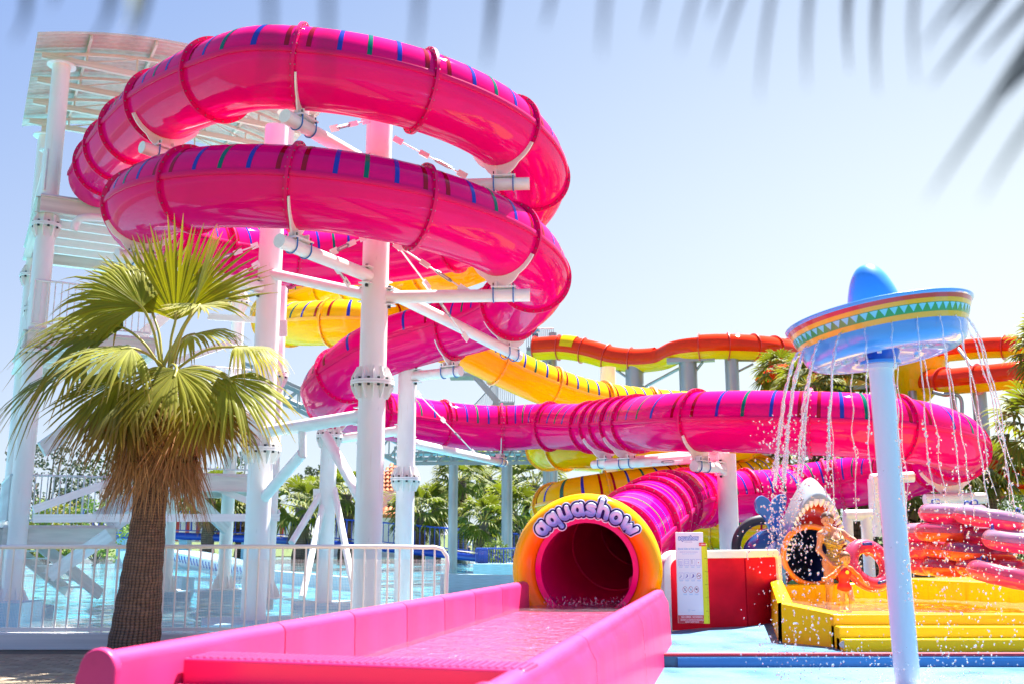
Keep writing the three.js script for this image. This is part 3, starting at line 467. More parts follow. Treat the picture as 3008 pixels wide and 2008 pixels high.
  add([-3.635, 2.838, -11.3], [0.6, -0.75, 0.4], 0.82, { n: 38, spread: 1.7, nrm: [0.3, 0.5, 0.9], droop: 0.3, green: [0.20, 0.16, 0.012], tip: [0.30, 0.14, 0.03], dry: 0.3 });
  add([-4.457, 2.851, -11.4], [-0.6, -0.85, 0.3], 0.86, { n: 38, spread: 1.7, nrm: [-0.3, 0.5, 0.9], droop: 0.35, green: [0.17, 0.17, 0.012], tip: [0.28, 0.12, 0.03], dry: 0.3 });
  add([-3.596, 3.049, -11.9], [0.7, -0.7, -0.3], 0.9, { n: 34, spread: 1.6, nrm: [0.3, 0.8, 0.1], droop: 0.4, green: G3 });
  add([-4.117, 3.843, -12.2], [0.5, 0.35, -0.8], 0.9, { n: 32, spread: 1.6, droop: 0.4, green: G2 });
  add([-4.899, 3.021, -11.7], [-0.9, -0.8, 0.1], 0.9, { n: 36, spread: 1.5, nrm: [-0.5, 0.6, 0.6], droop: 0.4, green: YB, tip: [0.28, 0.12, 0.03], dry: 0.3 });
  for (let i = 0; i < 4; i++) { const a = i / 4 * TAU + 0.5 + rr(-0.2, 0.2), d = V(Math.cos(a), rr(-0.9, -0.4), Math.sin(a)); add(heart.clone().add(V(d.x * 0.5, -0.12 - 0.25 * rnd(), d.z * 0.5)), d, rr(0.75, 0.95), { n: 30, spread: 1.6, nrm: [d.x * 0.6, 0.8, d.z * 0.6], droop: 0.45, green: [0.17 * rr(0.7, 1.2), 0.19, 0.012], tip: [0.34, 0.18, 0.03], dry: 0.22 }); }
  // dead leaves hanging against the trunk
  for (let i = 0; i < 40; i++) {
    const a = i * 2.399, y = 3.05 - 0.65 * (i / 40), rad = 0.24 + 0.08 * rnd(), hub = V(-4.2 + Math.cos(a) * rad, y, -11.7 + Math.sin(a) * rad), d = V(Math.cos(a) * rr(0.12, 0.42), -1, Math.sin(a) * rr(0.12, 0.42)), k = rr(0.55, 1.15);
    const fr = part('dead_frond', fan(hub, d, V(Math.cos(a), 0.2, Math.sin(a)), rr(0.72, 1.08), { n: 20, spread: rr(0.4, 0.75), droop: 0.12, cup: 0.6, join: 0.35, width: 0.85, dry: 0.3, green: [0.48 * k, 0.23 * k, 0.06 * k], tip: [0.42 * k, 0.23 * k, 0.10 * k] }), dryMat, palm);
  }
}
// small palms far off: three models, copied
function farPalm(seedShift, tall) {
  const g = new THREE.Group(); const crown = [], skirt = [];
  for (let i = 0; i < 26; i++) { const a = i * 2.399 + seedShift, e = 1.15 - i / 26 * 1.9, d = V(Math.cos(a) * Math.cos(e), Math.sin(e), Math.sin(a) * Math.cos(e)), h = V(d.x * 0.75, tall + d.y * 0.7, d.z * 0.75), k = rr(0.75, 1.3); crown.push(fan(h, d, V(-d.x * 0.6, 1, -d.z * 0.6 + 0.3), rr(0.8, 1.05), { n: 13, spread: 1.5, droop: 0.4, green: [0.125 * k, 0.155 * k, 0.005], tip: [0.36, 0.33, 0.04], width: 0.85 })); }
  for (let i = 0; i < 16; i++) { const a = i * 2.399, h = V(Math.cos(a) * 0.22, tall - 0.35 - 0.5 * rnd(), Math.sin(a) * 0.22); skirt.push(fan(h, V(Math.cos(a) * 0.3, -1, Math.sin(a) * 0.3), V(Math.cos(a), 0.2, Math.sin(a)), 0.8, { n: 8, spread: 0.5, droop: 0.1, join: 0.35, green: [0.20, 0.14, 0.06], tip: [0.24, 0.16, 0.07] })); }
  const mc = new THREE.Mesh(mergeGeometries(crown), leafMat); mc.name = 'crown'; const ms = new THREE.Mesh(mergeGeometries(skirt), dryMat); ms.name = 'skirt';
  const tr = new THREE.Mesh(grid(14, 16, (u, v) => { const a = v * TAU, r = 0.20 + 0.10 * (1 - u) ** 2; return V(Math.cos(a) * r * (1 + 0.06 * Math.sin(u * 60)), u * tall, Math.sin(a) * r * (1 + 0.06 * Math.sin(u * 60))); }, [1, 1]), barkMat); tr.name = 'trunk';
  const stalks = []; for (let i = 0; i < 14; i++) { const a = i * 2.399 + seedShift, e = 1.1 - i / 14 * 1.2; stalks.push(rod(V(0, tall - 0.1, 0), V(Math.cos(a) * Math.cos(e) * 0.75, tall + Math.sin(e) * 0.7, Math.sin(a) * Math.cos(e) * 0.75), 0.016, 4)); }
  const st = new THREE.Mesh(merge(stalks), stalkMat); st.name = 'stalks';
  g.add(tr, ms, mc, st); return g;
}
const farPalms = [farPalm(0.3, 2.6), farPalm(1.7, 3.2), farPalm(2.9, 2.1)];
function placePalm(k, at, scale, turn, label) { const p = farPalms[k].clone(); p.name = numbered('palm_tree'); p.position.set(...at); p.scale.setScalar(scale); p.rotation.y = turn; scene.add(p); return tag(p, label, 'palm tree', 'palms beyond the pool'); }
const palmSpots = [ // model, trunk foot, scale, turn
  [1, [-3.081, -0.5, -60], 1.55, 0.4, 'palm left of centre in the row beyond the blue railing'],
  [1, [-1.645, -0.5, -66], 1.75, 1.9, 'tallest palm standing behind the row beyond the blue railing'],
  [2, [0.012, -0.5, -54], 1.45, 3.1, 'bushy palm directly behind the blue railing, left of the yellow slide'],
  [0, [1.265, -0.5, -57], 1.75, 4.4, 'palm partly hidden by the lowest yellow bend'],
  [0, [-4.748, -0.5, -62], 1.35, 5.2, 'palm right behind the white pole with the rounded collar'],
  [2, [-5.451, -0.5, -58], 1.5, 0.9, 'low palm showing left of the white collared pole'],
  [2, [-1.469, -0.5, -52], 1.2, 2.2, 'low green palm in front of the palm row'],
  [0, [-10.002, -0.5, -60], 1.6, 2.8, 'palm seen between two white poles above the bridge'],
  [2, [-12.323, -0.5, -58], 1.6, 1.2, 'palm seen left of the splayed white legs'],
  [1, [-12.329, -0.5, -64], 1.3, 4.0, 'palm behind the splayed white legs'],
  [2, [-16.721, -0.5, -62], 1.7, 3.5, 'palm showing behind the stair tower'],
  [0, [-18.265, -0.5, -60], 1.6, 0.2, 'palm showing low between the tower columns'],
];
for (const s of palmSpots) placePalm(...s);
// broad-leaved trees and pines: limbs with leaf clumps
function leafTree(name, at, h, rad, o = {}) {
  const g = new THREE.Group(); g.position.set(...at); g.name = numbered(name); scene.add(g);
  const c = o.green ?? [0.07, 0.11, 0.02], limbs = [], pos = [], nor = [], col = [], trunkTop = h * (o.bare ?? 0.35);
  limbs.push(rod([0, 0, 0], [0.1, trunkTop, 0], h * 0.035, 8, h * 0.024));
  const n = o.clumps ?? 46;
  for (let i = 0; i < n; i++) {
    const a = i * 2.399 + rr(-0.3, 0.3), e = Math.pow(rnd(), 0.6), y = trunkTop + (h - trunkTop) * (0.1 + 0.9 * (i + rnd()) / n), w = rad * Math.sqrt(Math.max(0.08, 1 - Math.pow((y - trunkTop) / (h - trunkTop) * 1.7 - 0.75, 2))) * (0.35 + 0.65 * e), C = V(Math.cos(a) * w, y, Math.sin(a) * w), cr = rad * rr(0.16, 0.30) * (o.clump ?? 1);
    if (i % 3 === 0) limbs.push(rod([0.1, trunkTop * rr(0.7, 1.2), 0], C, h * 0.011, 5, h * 0.004));
    const m = Math.round((o.leaves ?? 42));
    for (let k = 0; k < m; k++) { const d = V(rr(-1, 1), rr(-1, 1), rr(-1, 1)).normalize().multiplyScalar(cr * Math.pow(rnd(), 0.4)); d.y *= 0.7; const p = C.clone().add(d), u = V(rr(-1, 1), rr(-1, 1), rr(-1, 1)).normalize(), v = V(rr(-1, 1), rr(-1, 1), rr(-1, 1)).cross(u).normalize(), s = (o.size ?? 0.10) * rr(0.6, 1.3), q = rr(0.6, 1.35); for (const [x, y2] of [[-1, 0], [0.2, -0.6], [1, 0], [-1, 0], [1, 0], [0.1, 0.6]]) { const w2 = p.clone().addScaledVector(u, x * s).addScaledVector(v, y2 * s); pos.push(w2.x, w2.y, w2.z); col.push(c[0] * q, c[1] * q, c[2] * q); } }
  }
  const lg = new THREE.BufferGeometry(); lg.setAttribute('position', new THREE.Float32BufferAttribute(pos, 3)); lg.setAttribute('color', new THREE.Float32BufferAttribute(col, 3)); lg.computeVertexNormals();
  const cm = new THREE.Mesh(lg, dryMat); cm.name = 'crown'; g.add(cm); part('trunk', merge(limbs), std(lin(0.13, 0.09, 0.06), { roughness: 0.9 }), g);
  return g;
}
tag(leafTree('pine_tree', [-16.136, -0.5, -82], 7.2, 2.0, { green: [0.05, 0.075, 0.03], bare: 0.45, size: 0.13, clumps: 40 }), 'dark pine rising between two white poles', 'pine tree');
tag(leafTree('pine_tree', [-21.666, -0.5, -80], 8.0, 2.6, { green: [0.06, 0.10, 0.02], bare: 0.2, size: 0.14 }), 'dark tree showing right of the stair tower columns', 'tree');
tag(leafTree('leafy_tree', [-32.84, -0.5, -70], 8.2, 3.2, { green: [0.045, 0.06, 0.025], bare: 0.3, size: 0.14 }), 'dark tree showing between the leftmost white columns', 'tree');
tag(leafTree('leafy_tree', [-29.311, -0.5, -72], 7.4, 2.8, { green: [0.055, 0.085, 0.02], bare: 0.2, size: 0.14 }), 'dark green tree behind the tower stair railing', 'tree');
for (const [vx, h, c, l] of [[-23.688, 3.2, [0.12, 0.19, 0.01], 'leftmost light green shrub behind the tower railing'], [-23.153, 3.0, [0.26, 0.22, 0.01], 'yellowish shrub behind the tower railing'], [-21.252, 3.3, [0.12, 0.20, 0.012], 'light green shrub behind the tower stair foot'], [-0.584, 0.95, [0.14, 0.20, 0.012], 'round shrub behind the short blue railing']].map(a => a)) tag(leafTree('shrub', [vx, h < 1 ? 0.1 : -0.3, h < 1 ? -38.6 : -51], h, h * 0.62, { green: c, bare: 0.05, size: h < 1 ? 0.04 : 0.09, clumps: 36 }), l, 'shrub');
tag(leafTree('leafy_tree', [16.001, 0, -34], 3.6, 1.5, { green: [0.10, 0.17, 0.012], bare: 0.2, size: 0.07, clumps: 50 }), 'bright green tree behind the stacked pink tubes', 'tree');
tag(leafTree('leafy_tree', [20.076, 0, -40], 3.0, 1.6, { green: [0.05, 0.09, 0.015], bare: 0.1, size: 0.08, clumps: 40 }), 'dark shrub at the right edge behind the pink tubes', 'shrub');

// ---------------------------------------------------------------- white fence
const fence = thing('fence', 'white steel bar fence with wire mesh, behind the palm trunk', 'fence');
{
  const z = -12.6, x0 = -9.2, x1 = -0.822, yT = 1.215, yB = 0.185;
  part('plinth', rbox(x1 - x0 + 0.2, 0.20, 0.16, [(x0 + x1) / 2, 0.08, z], 0.015), M.whiteRough, fence);
  part('top_rail', merge(tubeOf([[x0, yT, z], [x0 + 1, yT, z], [x1 - 0.3, yT, z], [x1 - 0.08, yT - 0.012, z], [x1, yT - 0.10, z], [x1, yT - 0.4, z], [x1, 0.17, z]], 0.026, 90, 12)), M.white, fence);
  part('bottom_rail', bar([x0, yB + 0.035, z], [x1, yB + 0.035, z], 0.04, 0.045), M.white, fence);
  const bg = new THREE.CylinderGeometry(0.0125, 0.0125, yT - yB, 10);
  for (let x = x1 - 0.15; x > x0; x -= 0.147) { const b = part('bar', bg, M.white, fence); b.position.set(x, (yT + yB) / 2, z); }
  const w = []; for (let x = x0; x < x1; x += 0.019) w.push(box(0.0028, 0.86, 0.0016, [x, 0.64, z - 0.018])); for (let y = 0.22; y < 1.07; y += 0.019) w.push(box(x1 - x0, 0.0028, 0.0016, [(x0 + x1) / 2, y, z - 0.0197]));
  stuffPart('wire_mesh', merge(w), M.white, fence);
}

// ---------------------------------------------------------------- start tower at the left: columns, decks, stairs, arched roof
const tower = thing('slide_tower', 'tall white steel start tower with an arched sheet roof and stairs, behind the palm', 'slide tower');
const tw = (w, d, y) => V(-10.5 + w * 0.873 - d * 0.489, y, -20 - w * 0.489 - d * 0.873);
{
  const teal = std(lin(0.80, 0.86, 0.85), { roughness: 0.4, map: wearTex });
  const cream = std(lin(0.80, 0.76, 0.68), { roughness: 0.5, map: wearTex });
  const col = (w, d, r, y1, collars) => { const p = tw(w, d, 0); part('column', merge(new THREE.CylinderGeometry(r, r, y1 + 0.35, 32, 1, true).translate(p.x, (y1 - 0.35) / 2, p.z), new THREE.CylinderGeometry(r * 1.6, r * 1.6, 0.03, 32).translate(p.x, y1, p.z)), M.white, tower); for (const y of collars) collar(tower, p.x, y, p.z, r, M.white, 8); baseFoot(tower, p.x, -0.12, p.z, r); };
  col(0.58, 0.82, 0.195, 11.95, [8.1, 5.25]); col(0.58, 5.0, 0.195, 11.75, [7.9]); col(5.9, 0.8, 0.175, 11.95, [5.15]); col(5.9, 5.0, 0.175, 7.86, []); col(0.58, 2.9, 0.13, 10.6, [6.6]); col(4.4, 5.0, 0.16, 5.6, []);
  { const p = tw(5.9, 5.0, 7.86); collar(tower, p.x, p.y, p.z, 0.175, M.white, 8); part('column', rod(p, tw(5.9, 5, 11.7), 0.175, 28), M.white, tower); }
  // arched corrugated roof on trusses
  const ry = w => 12.22 + 0.55 * (1 - Math.pow((w - 3.4) / 3.4, 2));
  const roofM = std(lin(0.62, 0.60, 0.55), { roughness: 0.45, map: rep(wearTex, 3, 3) });
  const sheet = part('roof_sheet', grid(20, 232, (u, v) => { const w = 6.8 * u, d = 5.75 * v; return tw(w, d, ry(w) + 0.018 * Math.sin(v * 5.75 / 0.20 * TAU)); }, [5, 5]), roofM, tower);
  part('roof_edge', merge(...Array.from({ length: 20 }, (_, i) => bar(tw(6.8 * i / 20, -0.01, ry(6.8 * i / 20)), tw(6.8 * (i + 1) / 20, -0.01, ry(6.8 * (i + 1) / 20)), 0.02, 0.05))), cream, sheet);
  for (const w of [1.1, 2.5, 3.9, 5.3]) { part('purlin', bar(tw(w, 0.05, ry(w) - 0.075), tw(w, 5.7, ry(w) - 0.075), 0.06, 0.10), cream, sheet); }
  for (const d of [0.8, 2.2, 3.6, 5.0]) {
    const y0 = 12.08, gs = [bar(tw(0.15, d, 12.10), tw(6.6, d, 12.10), 0.10, 0.14)]; for (let i = 0; i < 12; i++) gs.push(bar(tw(0.2 + 6.4 * i / 12, d, ry(0.2 + 6.4 * i / 12) - 0.17), tw(0.2 + 6.4 * (i + 1) / 12, d, ry(0.2 + 6.4 * (i + 1) / 12) - 0.17), 0.07, 0.07));
    for (let i = 1; i < 6; i++) { const w = 6.6 * i / 6; gs.push(bar(tw(w, d, 12.1), tw(w, d, ry(w) - 0.2), 0.035, 0.035), bar(tw(w, d, ry(w) - 0.2), tw(w + (i < 3 ? -1.1 : 1.1), d, 12.14), 0.03, 0.03)); }
    part('truss', merge(gs), cream, tower);
    part('truss_bracket', merge(box(0.26, 0.3, 0.05, [tw(0.58, d, 0).x, 11.98, tw(0.58, d, 0).z], 0.51)), cream, tower);
  }
  // decks with edge beams and joists
  const deck = (w0, w1, d0, d1, h, th, joists) => { const q = [tw(w0, d0, 0), tw(w1, d0, 0), tw(w1, d1, 0), tw(w0, d1, 0)].map(p => [p.x, p.z]); const dk = part('deck', slab(q, h - 0.05, h), teal, tower); const E = (a, b) => part('edge_beam', merge(bar(tw(...a, h - th / 2 - 0.05), tw(...b, h - th / 2 - 0.05), 0.10, th), bar(tw(...a, h - 0.07), tw(...b, h - 0.07), 0.18, 0.03), bar(tw(...a, h - th - 0.062), tw(...b, h - th - 0.062), 0.18, 0.03)), cream, dk); E([w0, d0], [w1, d0]); E([w0, d1], [w1, d1]); E([w0, d0 + 0.1], [w0, d1 - 0.1]); E([w1, d0 + 0.1], [w1, d1 - 0.1]); for (let i = 1; i < joists; i++) { const d = d0 + (d1 - d0) * i / joists; part('joist', bar(tw(w0 + 0.1, d, h - 0.05 - th * 0.4), tw(w1 - 0.1, d, h - 0.05 - th * 0.4), 0.10, th * 0.7), M.white, dk); } return dk; };
  const bal = new THREE.CylinderGeometry(0.013, 0.013, 1, 6);
  const railing = (a, b, y0, y1, n, mat = M.white, ht = 1.05) => { const A = tw(...a, y0), B = tw(...b, y1), r = part('railing', merge(rod(A.clone().add(V(0, ht, 0)), B.clone().add(V(0, ht, 0)), 0.024, 8), rod(A.clone().add(V(0, 0.1, 0)), B.clone().add(V(0, 0.1, 0)), 0.018, 6)), mat, tower); for (let i = 0; i <= n; i++) { const p = A.clone().lerp(B, i / n), m = part('baluster', bal, mat, r); m.scale.y = ht - 0.1; if (i % 12 === 0) { m.scale.x = m.scale.z = 1.7; } m.position.set(p.x, p.y + 0.1 + (ht - 0.1) / 2, p.z); } };
  const flight = (a, b, y0, y1, wid, mat = M.white) => { // stair along tower axes, stringers and treads
    const A = tw(...a, y0), B = tw(...b, y1), side = V().crossVectors(V().subVectors(B, A), UP).setY(0).normalize().multiplyScalar(wid / 2), n = Math.round((y1 - y0) / 0.185); const st = part('stair_flight', merge(...[1, -1].map(s => bar(A.clone().addScaledVector(side, s), B.clone().addScaledVector(side, s), 0.05, 0.28))), mat, tower); for (let i = 1; i < n; i++) { const p = A.clone().lerp(B, i / n), dir = V().subVectors(B, A).setY(0).normalize(); part('tread', bar(p.clone().sub(side), p.clone().add(side), 0.26, 0.03), teal, st); } };
  deck(0.4, 5.9, 0.6, 5.3, 8.78, 0.36, 6); railing([0.45, 0.65], [0.45, 2.0], 8.78, 8.78, 10); railing([0.45, 2.0], [0.45, 5.2], 8.78, 8.78, 22); railing([2.8, 0.62], [5.8, 0.62], 8.78, 8.78, 18);
  deck(0.4, 3.0, 0.6, 5.3, 5.75, 0.32, 5); railing([0.45, 0.62], [2.9, 0.62], 5.75, 5.75, 18); railing([0.45, 0.7], [0.45, 5.2], 5.75, 5.75, 26);
  deck(3.9, 6.1, 0.9, 5.3, 4.2, 0.32, 4); railing([3.9, 0.92], [6.0, 0.92], 4.2, 4.2, 16); railing([6.0, 1.0], [6.0, 5.2], 4.2, 4.2, 26);
  deck(3.9, 6.1, 0.9, 5.3, 2.75, 0.34, 3); railing([3.9, 0.92], [6.0, 0.92], 2.75, 2.75, 18, teal);
  deck(0.3, 2.5, 0.9, 5.3, 1.55, 0.34, 3); railing([0.35, 0.92], [2.4, 0.92], 1.55, 1.55, 17, teal); railing([0.35, 1.0], [0.35, 5.2], 1.55, 1.55, 24, teal); railing([2.45, 1.0], [4.1, 1.0], 1.55, 2.75, 14, teal);
  flight([2.5, 1.6], [4.0, 1.6], 1.55, 2.75, 1.1, teal); flight([3.9, 4.4], [1.6, 4.4], 4.2, 5.75, 1.1); flight([3.9, 3.0], [2.4, 3.0], 2.75, 1.75, 1.1, teal); flight([2.6, 4.4], [5.2, 4.4], 5.75, 8.6, 1.1); flight([2.4, 4.5], [0.4, 3.2], -0.1, 1.5, 1.1, teal);
  // braces between the columns
  const P = (a, b) => [vec(a), vec(b)];
  for (const [a, b, w, h, m] of [[[-9.829, 1.856, -20.4], [-8.281, 2.851, -22.6], 0.05, 0.16, M.white], [[-7.531, 3.064, -22.8], [-6.328, 3.646, -23.4], 0.05, 0.15, M.white], [[-9.861, 1.682, -20.5], [-5.473, 1.742, -23.4], 0.08, 0.17, M.white], [[-7.604, 2.695, -23], [-5.65, 1.887, -23.6], 0.05, 0.15, M.white], [[-8.044, 2.405, -24.5], [-7.316, 1.488, -25.6], 0.10, 0.3, teal], [[-10.528, 3.219, -22], [-10, 4.07, -23], 0.08, 0.35, teal], [[-8.468, 1.355, -21], [-9.443, 0.529, -20.5], 0.10, 0.28, teal], [[-8.398, 5.421, -23.6], [-6.785, 6.056, -23.8], 0.05, 0.17, M.white], [[-8.084, 4.587, -23], [-6.74, 4.186, -24], 0.05, 0.15, M.white], [[-7.922, 6.916, -25], [-5.879, 6.605, -24.2], 0.06, 0.16, M.white], [[-5.526, 1.887, -23.6], [-6.123, 1.451, -24], 0.06, 0.12, teal]]) part('brace', bar(a, b, w, h), m, tower);
  for (const [vx, y] of [[-5.646, 6.335, -23.3]].map(q => q.slice ? [0, 0] : 0)) { }
  part('gusset_plate', bar([-5.659, 6.422, -23.2], [-5.641, 6.024, -23.2], 0.02, 0.42), M.white, tower);
  // drain pipe under the top deck
  part('drain_pipe', merge(tubeOf([[-9.598, 7.878, -20.6], [-9.539, 8.077, -20.6], [-9.412, 8.157, -20.6], [-8.849, 8.235, -20.9]], 0.085, 20, 12)), M.white, tower);
}
// feet of the poles: painted blocks in the water
for (const [x, z, w, h, l] of [[tw(0.58, 0.82, 0).x, tw(0.58, 0.82, 0).z, 1.5, -0.12, 'pale blue block under the leftmost white tower column'], [tw(5.9, 5, 0).x, tw(5.9, 5, 0).z, 1.3, -0.12, 'pale blue block under the rearmost white tower column'], [tw(4.4, 5, 0).x, tw(4.4, 5, 0).z, 1.3, -0.12, 'pale blue block left of the rearmost tower column'], [-4.72, -18.5, 1.8, -0.16, 'wide pale blue block under the thick white pole behind the fence'], [-4.2, -23, 1.5, -0.16, 'pale blue block under the splayed white legs'], [-2.36, -16.4, 1.6, -0.2, 'pale blue block under the tallest white pole']]) solo('footing', rbox(w, 0.62 + h + 0.1, w * 0.85, [x, (h - 0.72) / 2, z], 0.03, 0.3), poolPale, l, 'footing', 'footings in the pool');
for (const [a, b, t, h, l] of [[[-12.147, -0.1, -32.125], [-9.1, -0.1, -28.305], 0.35, 0.5, 'low teal pool wall behind the palm trunk'], [[-9.46, -0.1, -19.745], [-9.464, -0.1, -18.917], 0.6, 0.4, 'pale blue pool wall at the left edge'], [[-9.113, -0.1, -36.023], [-4.189, -0.1, -28.993], 0.35, 0.4, 'pale blue pool wall behind the thick white poles'], [[-1.867, 0, -27.969], [2.436, 0, -25.031], 0.4, 0.55, 'pale pool edge left of the orange portal']]) solo('pool_wall', bar(a, b, t, h), poolPale, l, 'wall', 'low pool walls');

// ---------------------------------------------------------------- blue footbridge over the pool
function barRail(root, pts, ht, step, mat, r = 0.02) { // railing along pts (deck level): top and bottom rail, each bar a part
  const top = pts.map(p => vec(p).clone().add(V(0, ht, 0))), low = pts.map(p => vec(p).clone().add(V(0, 0.12, 0)));
  part('top_rail', tubeOf(top, r * 1.8, pts.length * 8, 8), mat, root); part('bottom_rail', tubeOf(low, r * 1.2, pts.length * 8, 6), mat, root);
  const c = new THREE.CatmullRomCurve3(pts.map(vec), false, 'centripetal'), L = c.getLength(), n = Math.round(L / step), g = new THREE.CylinderGeometry(r, r, ht - 0.12, 6);
  for (let i = 0; i <= n; i++) { const p = c.getPointAt(i / n), m = part(i % 10 ? 'bar' : 'post', g, mat, root); m.position.set(p.x, p.y + 0.06 + ht / 2, p.z); if (i % 10 === 0) m.scale.set(2, 1, 2); }
}
const bridge = thing('footbridge', 'long dark blue footbridge with bar railing crossing the pool', 'bridge');
{
  const pts = [[-29.172, 1.349, -60], [-24.463, 1.374, -60], [-19.746, 1.297, -60], [-16.074, 1.143, -60], [-12.198, 0.971, -59], [-8.699, 0.731, -58], [-5.318, 0.451, -57], [-2.019, 0.157, -55], [0.357, -0.023, -53]].map(vec);
  part('beam', tubeOf(pts.map(p => p.clone().add(V(0, -0.12, 0))), 0.22, 60, 14), M.blueSteel, bridge);
  const c = new THREE.CatmullRomCurve3(pts, false, 'centripetal'); part('walkway', grid(50, 1, (u, v) => c.getPointAt(u).add(V(0, 0.14, -1.6 * v)), [20, 1]), std(lin(0.25, 0.25, 0.28), { roughness: 0.8 }), bridge);
  barRail(bridge, pts.map(p => p.clone().add(V(0, 0.1, 0))), 1.22, 0.33, M.blueSteel, 0.028);
  for (const [u, k] of [[0.18, 1], [0.3, 1], [0.42, 1], [0.55, 1], [0.68, 1], [0.8, 1], [0.93, 1]]) { const p = c.getPointAt(u); part('pier', rbox(0.5, p.y + 0.6, 0.9, [p.x, (p.y - 1.0) / 2, p.z - 0.6], 0.03), poolPale, bridge); }
}
const shortRail = thing('railing', 'short dark blue bar railing on a pale plinth, left of the orange portal', 'railing');
{ const a = vec([-1.36, 0.235, -38]), b = vec([1.244, 0.203, -38]); part('plinth', rbox(3.4, 0.62, 1.4, [(a.x + b.x) / 2 + 0.3, a.y - 0.30, -38.4], 0.03), poolPale, shortRail); barRail(shortRail, [a.clone().setY(0.02), a.clone().lerp(b, 0.5).setY(0.02), b.clone().setY(0.02)], 0.78, 0.105, M.blueSteel, 0.016); part('panel', box(0.42, 0.72, 0.03, [a.x + 0.25, 0.42, -38.02]), M.blueSteel, shortRail); part('curb', rbox(2.4, 0.14, 0.3, [b.x - 0.9, 0.09, -38.3], 0.02), redPaint, shortRail); }
// low white building with red stripes and a lettered red sign, far left behind the bridge
const hut = thing('low_building', 'low white building with red vertical stripes behind the footbridge', 'building');
{ part('wall', box(15, 1.7, 3, [-24.037, 1.5, -79.6]), std(lin(0.75, 0.75, 0.75), { roughness: 0.7 }), hut); for (let i = 0; i < 18; i++) part('stripe', box(0.3, 1.5, 0.03, [-24.037 - 7.1 + i * 0.82, 1.5, -78.08]), std(lin(0.55, 0.04, 0.04), { roughness: 0.7 }), hut); }
const letterCanvas = (w, h, draw) => { const c = document.createElement('canvas'); c.width = w; c.height = h; draw(c.getContext('2d'), w, h); const t = new THREE.CanvasTexture(c); t.colorSpace = THREE.SRGBColorSpace; t.anisotropy = 8; return t; };
{ const s = thing('sign_board', 'red sign with pale blue lettering above the footbridge, behind the white poles', 'sign'); const t = letterCanvas(256, 64, (g, w, h) => { g.fillStyle = '#a8121a'; g.fillRect(0, 0, w, h); g.font = 'bold 46px sans-serif'; g.textAlign = 'center'; g.fillStyle = '#bfe4ff'; g.fillText('aquashow', w / 2, 46); }); part('panel', new THREE.PlaneGeometry(3.6, 0.95).translate(-16.724, 2.75, -63.9), std(lin(1, 1, 1), { map: t, roughness: 0.6 }), s); part('backing', box(3.66, 1.0, 0.1, [-16.724, 2.75, -63.96]), redPaint, s); part('post', rod([-17.229, -0.5, -64.1], [-17.229, 2.6, -64.1], 0.06), M.blueSteel, s); part('post', rod([-16.163, -0.5, -64.1], [-16.163, 2.6, -64.1], 0.06), M.blueSteel, s); }
{ const ch = thing('slide_chute', 'curved white open slide chute with blue checks ending in the pool', 'slide chute'); const pts = [[-19.012, 0.504, -50], [-16.501, 0.521, -49], [-14.385, 0.358, -47], [-12.388, 0.097, -45], [-10.525, 0.009, -43]].map(vec), r = new Run(pts); part('channel', shell(r, 0, r.L, 0.8, Math.PI, TAU, 14, 0.5), std(lin(0.78, 0.80, 0.83), { roughness: 0.4 }), ch); for (let i = 0; i < 26; i++) part('check', shell(r, r.L * (0.3 + i * 0.026), r.L * (0.313 + i * 0.026), 0.806, TAU - 0.55, TAU - 0.12, 3, 0.5), M.blueSteel, ch); }
// villa with an orange tiled roof
const villa = thing('house', 'house with an orange tiled roof, seen between the white poles', 'house');
{ const x = -9.305, z = -75; part('wall', box(3.4, 5.0, 4, [x + 0.2, 2, z - 2.4]), std(lin(0.75, 0.66, 0.62), { roughness: 0.8, map: wearTex }), villa); const tile = [[0.58, 0.17, 0.06], [0.50, 0.13, 0.05], [0.64, 0.21, 0.08]].map(c => std(lin(...c), { roughness: 0.8 }));
  const roof = part('roof', new THREE.ConeGeometry(2.7, 2.3, 4).rotateY(Math.PI / 4).translate(x + 0.2, 5.6, z - 2.4), tile[1], villa); const tg = new THREE.CylinderGeometry(0.16, 0.18, 0.42, 8, 1, true, 0, Math.PI).rotateY(-Math.PI / 2).rotateX(-0.88); for (let r = 0; r < 7; r++) { const w = 1.9 * (1 - r / 7.2); for (let i = 0; i <= Math.round(w * 2 / 0.3); i++) { const m = part('tile', tg, tile[(i * 7 + r * 3) % 3], roof); m.position.set(x + 0.2 - w + i * 0.3, 4.55 + r * 0.32, z - 2.4 + 1.95 * (1 - r / 7.2) + 0.06); } }
  const low = part('porch_roof', bar([x - 4.5, 2.55, z + 1.2], [x + 2.2, 2.55, z + 1.2], 2.2, 0.2), tile[0], villa); for (let r = 0; r < 2; r++) for (let i = 0; i < 20; i++) { const m = part('tile', tg, tile[(i * 5 + r) % 3], low); m.position.set(x - 4.4 + i * 0.34, 2.72 + r * 0.3, z + 2.3 - r * 0.35); } part('wall', box(6.5, 2.9, 2, [x - 1.2, 1, z + 0.9]), std(lin(0.78, 0.70, 0.66), { roughness: 0.8 }), villa); part('window', box(0.7, 0.9, 0.06, [x + 0.2, 3.3, z - 0.38]), M.dark, villa); }
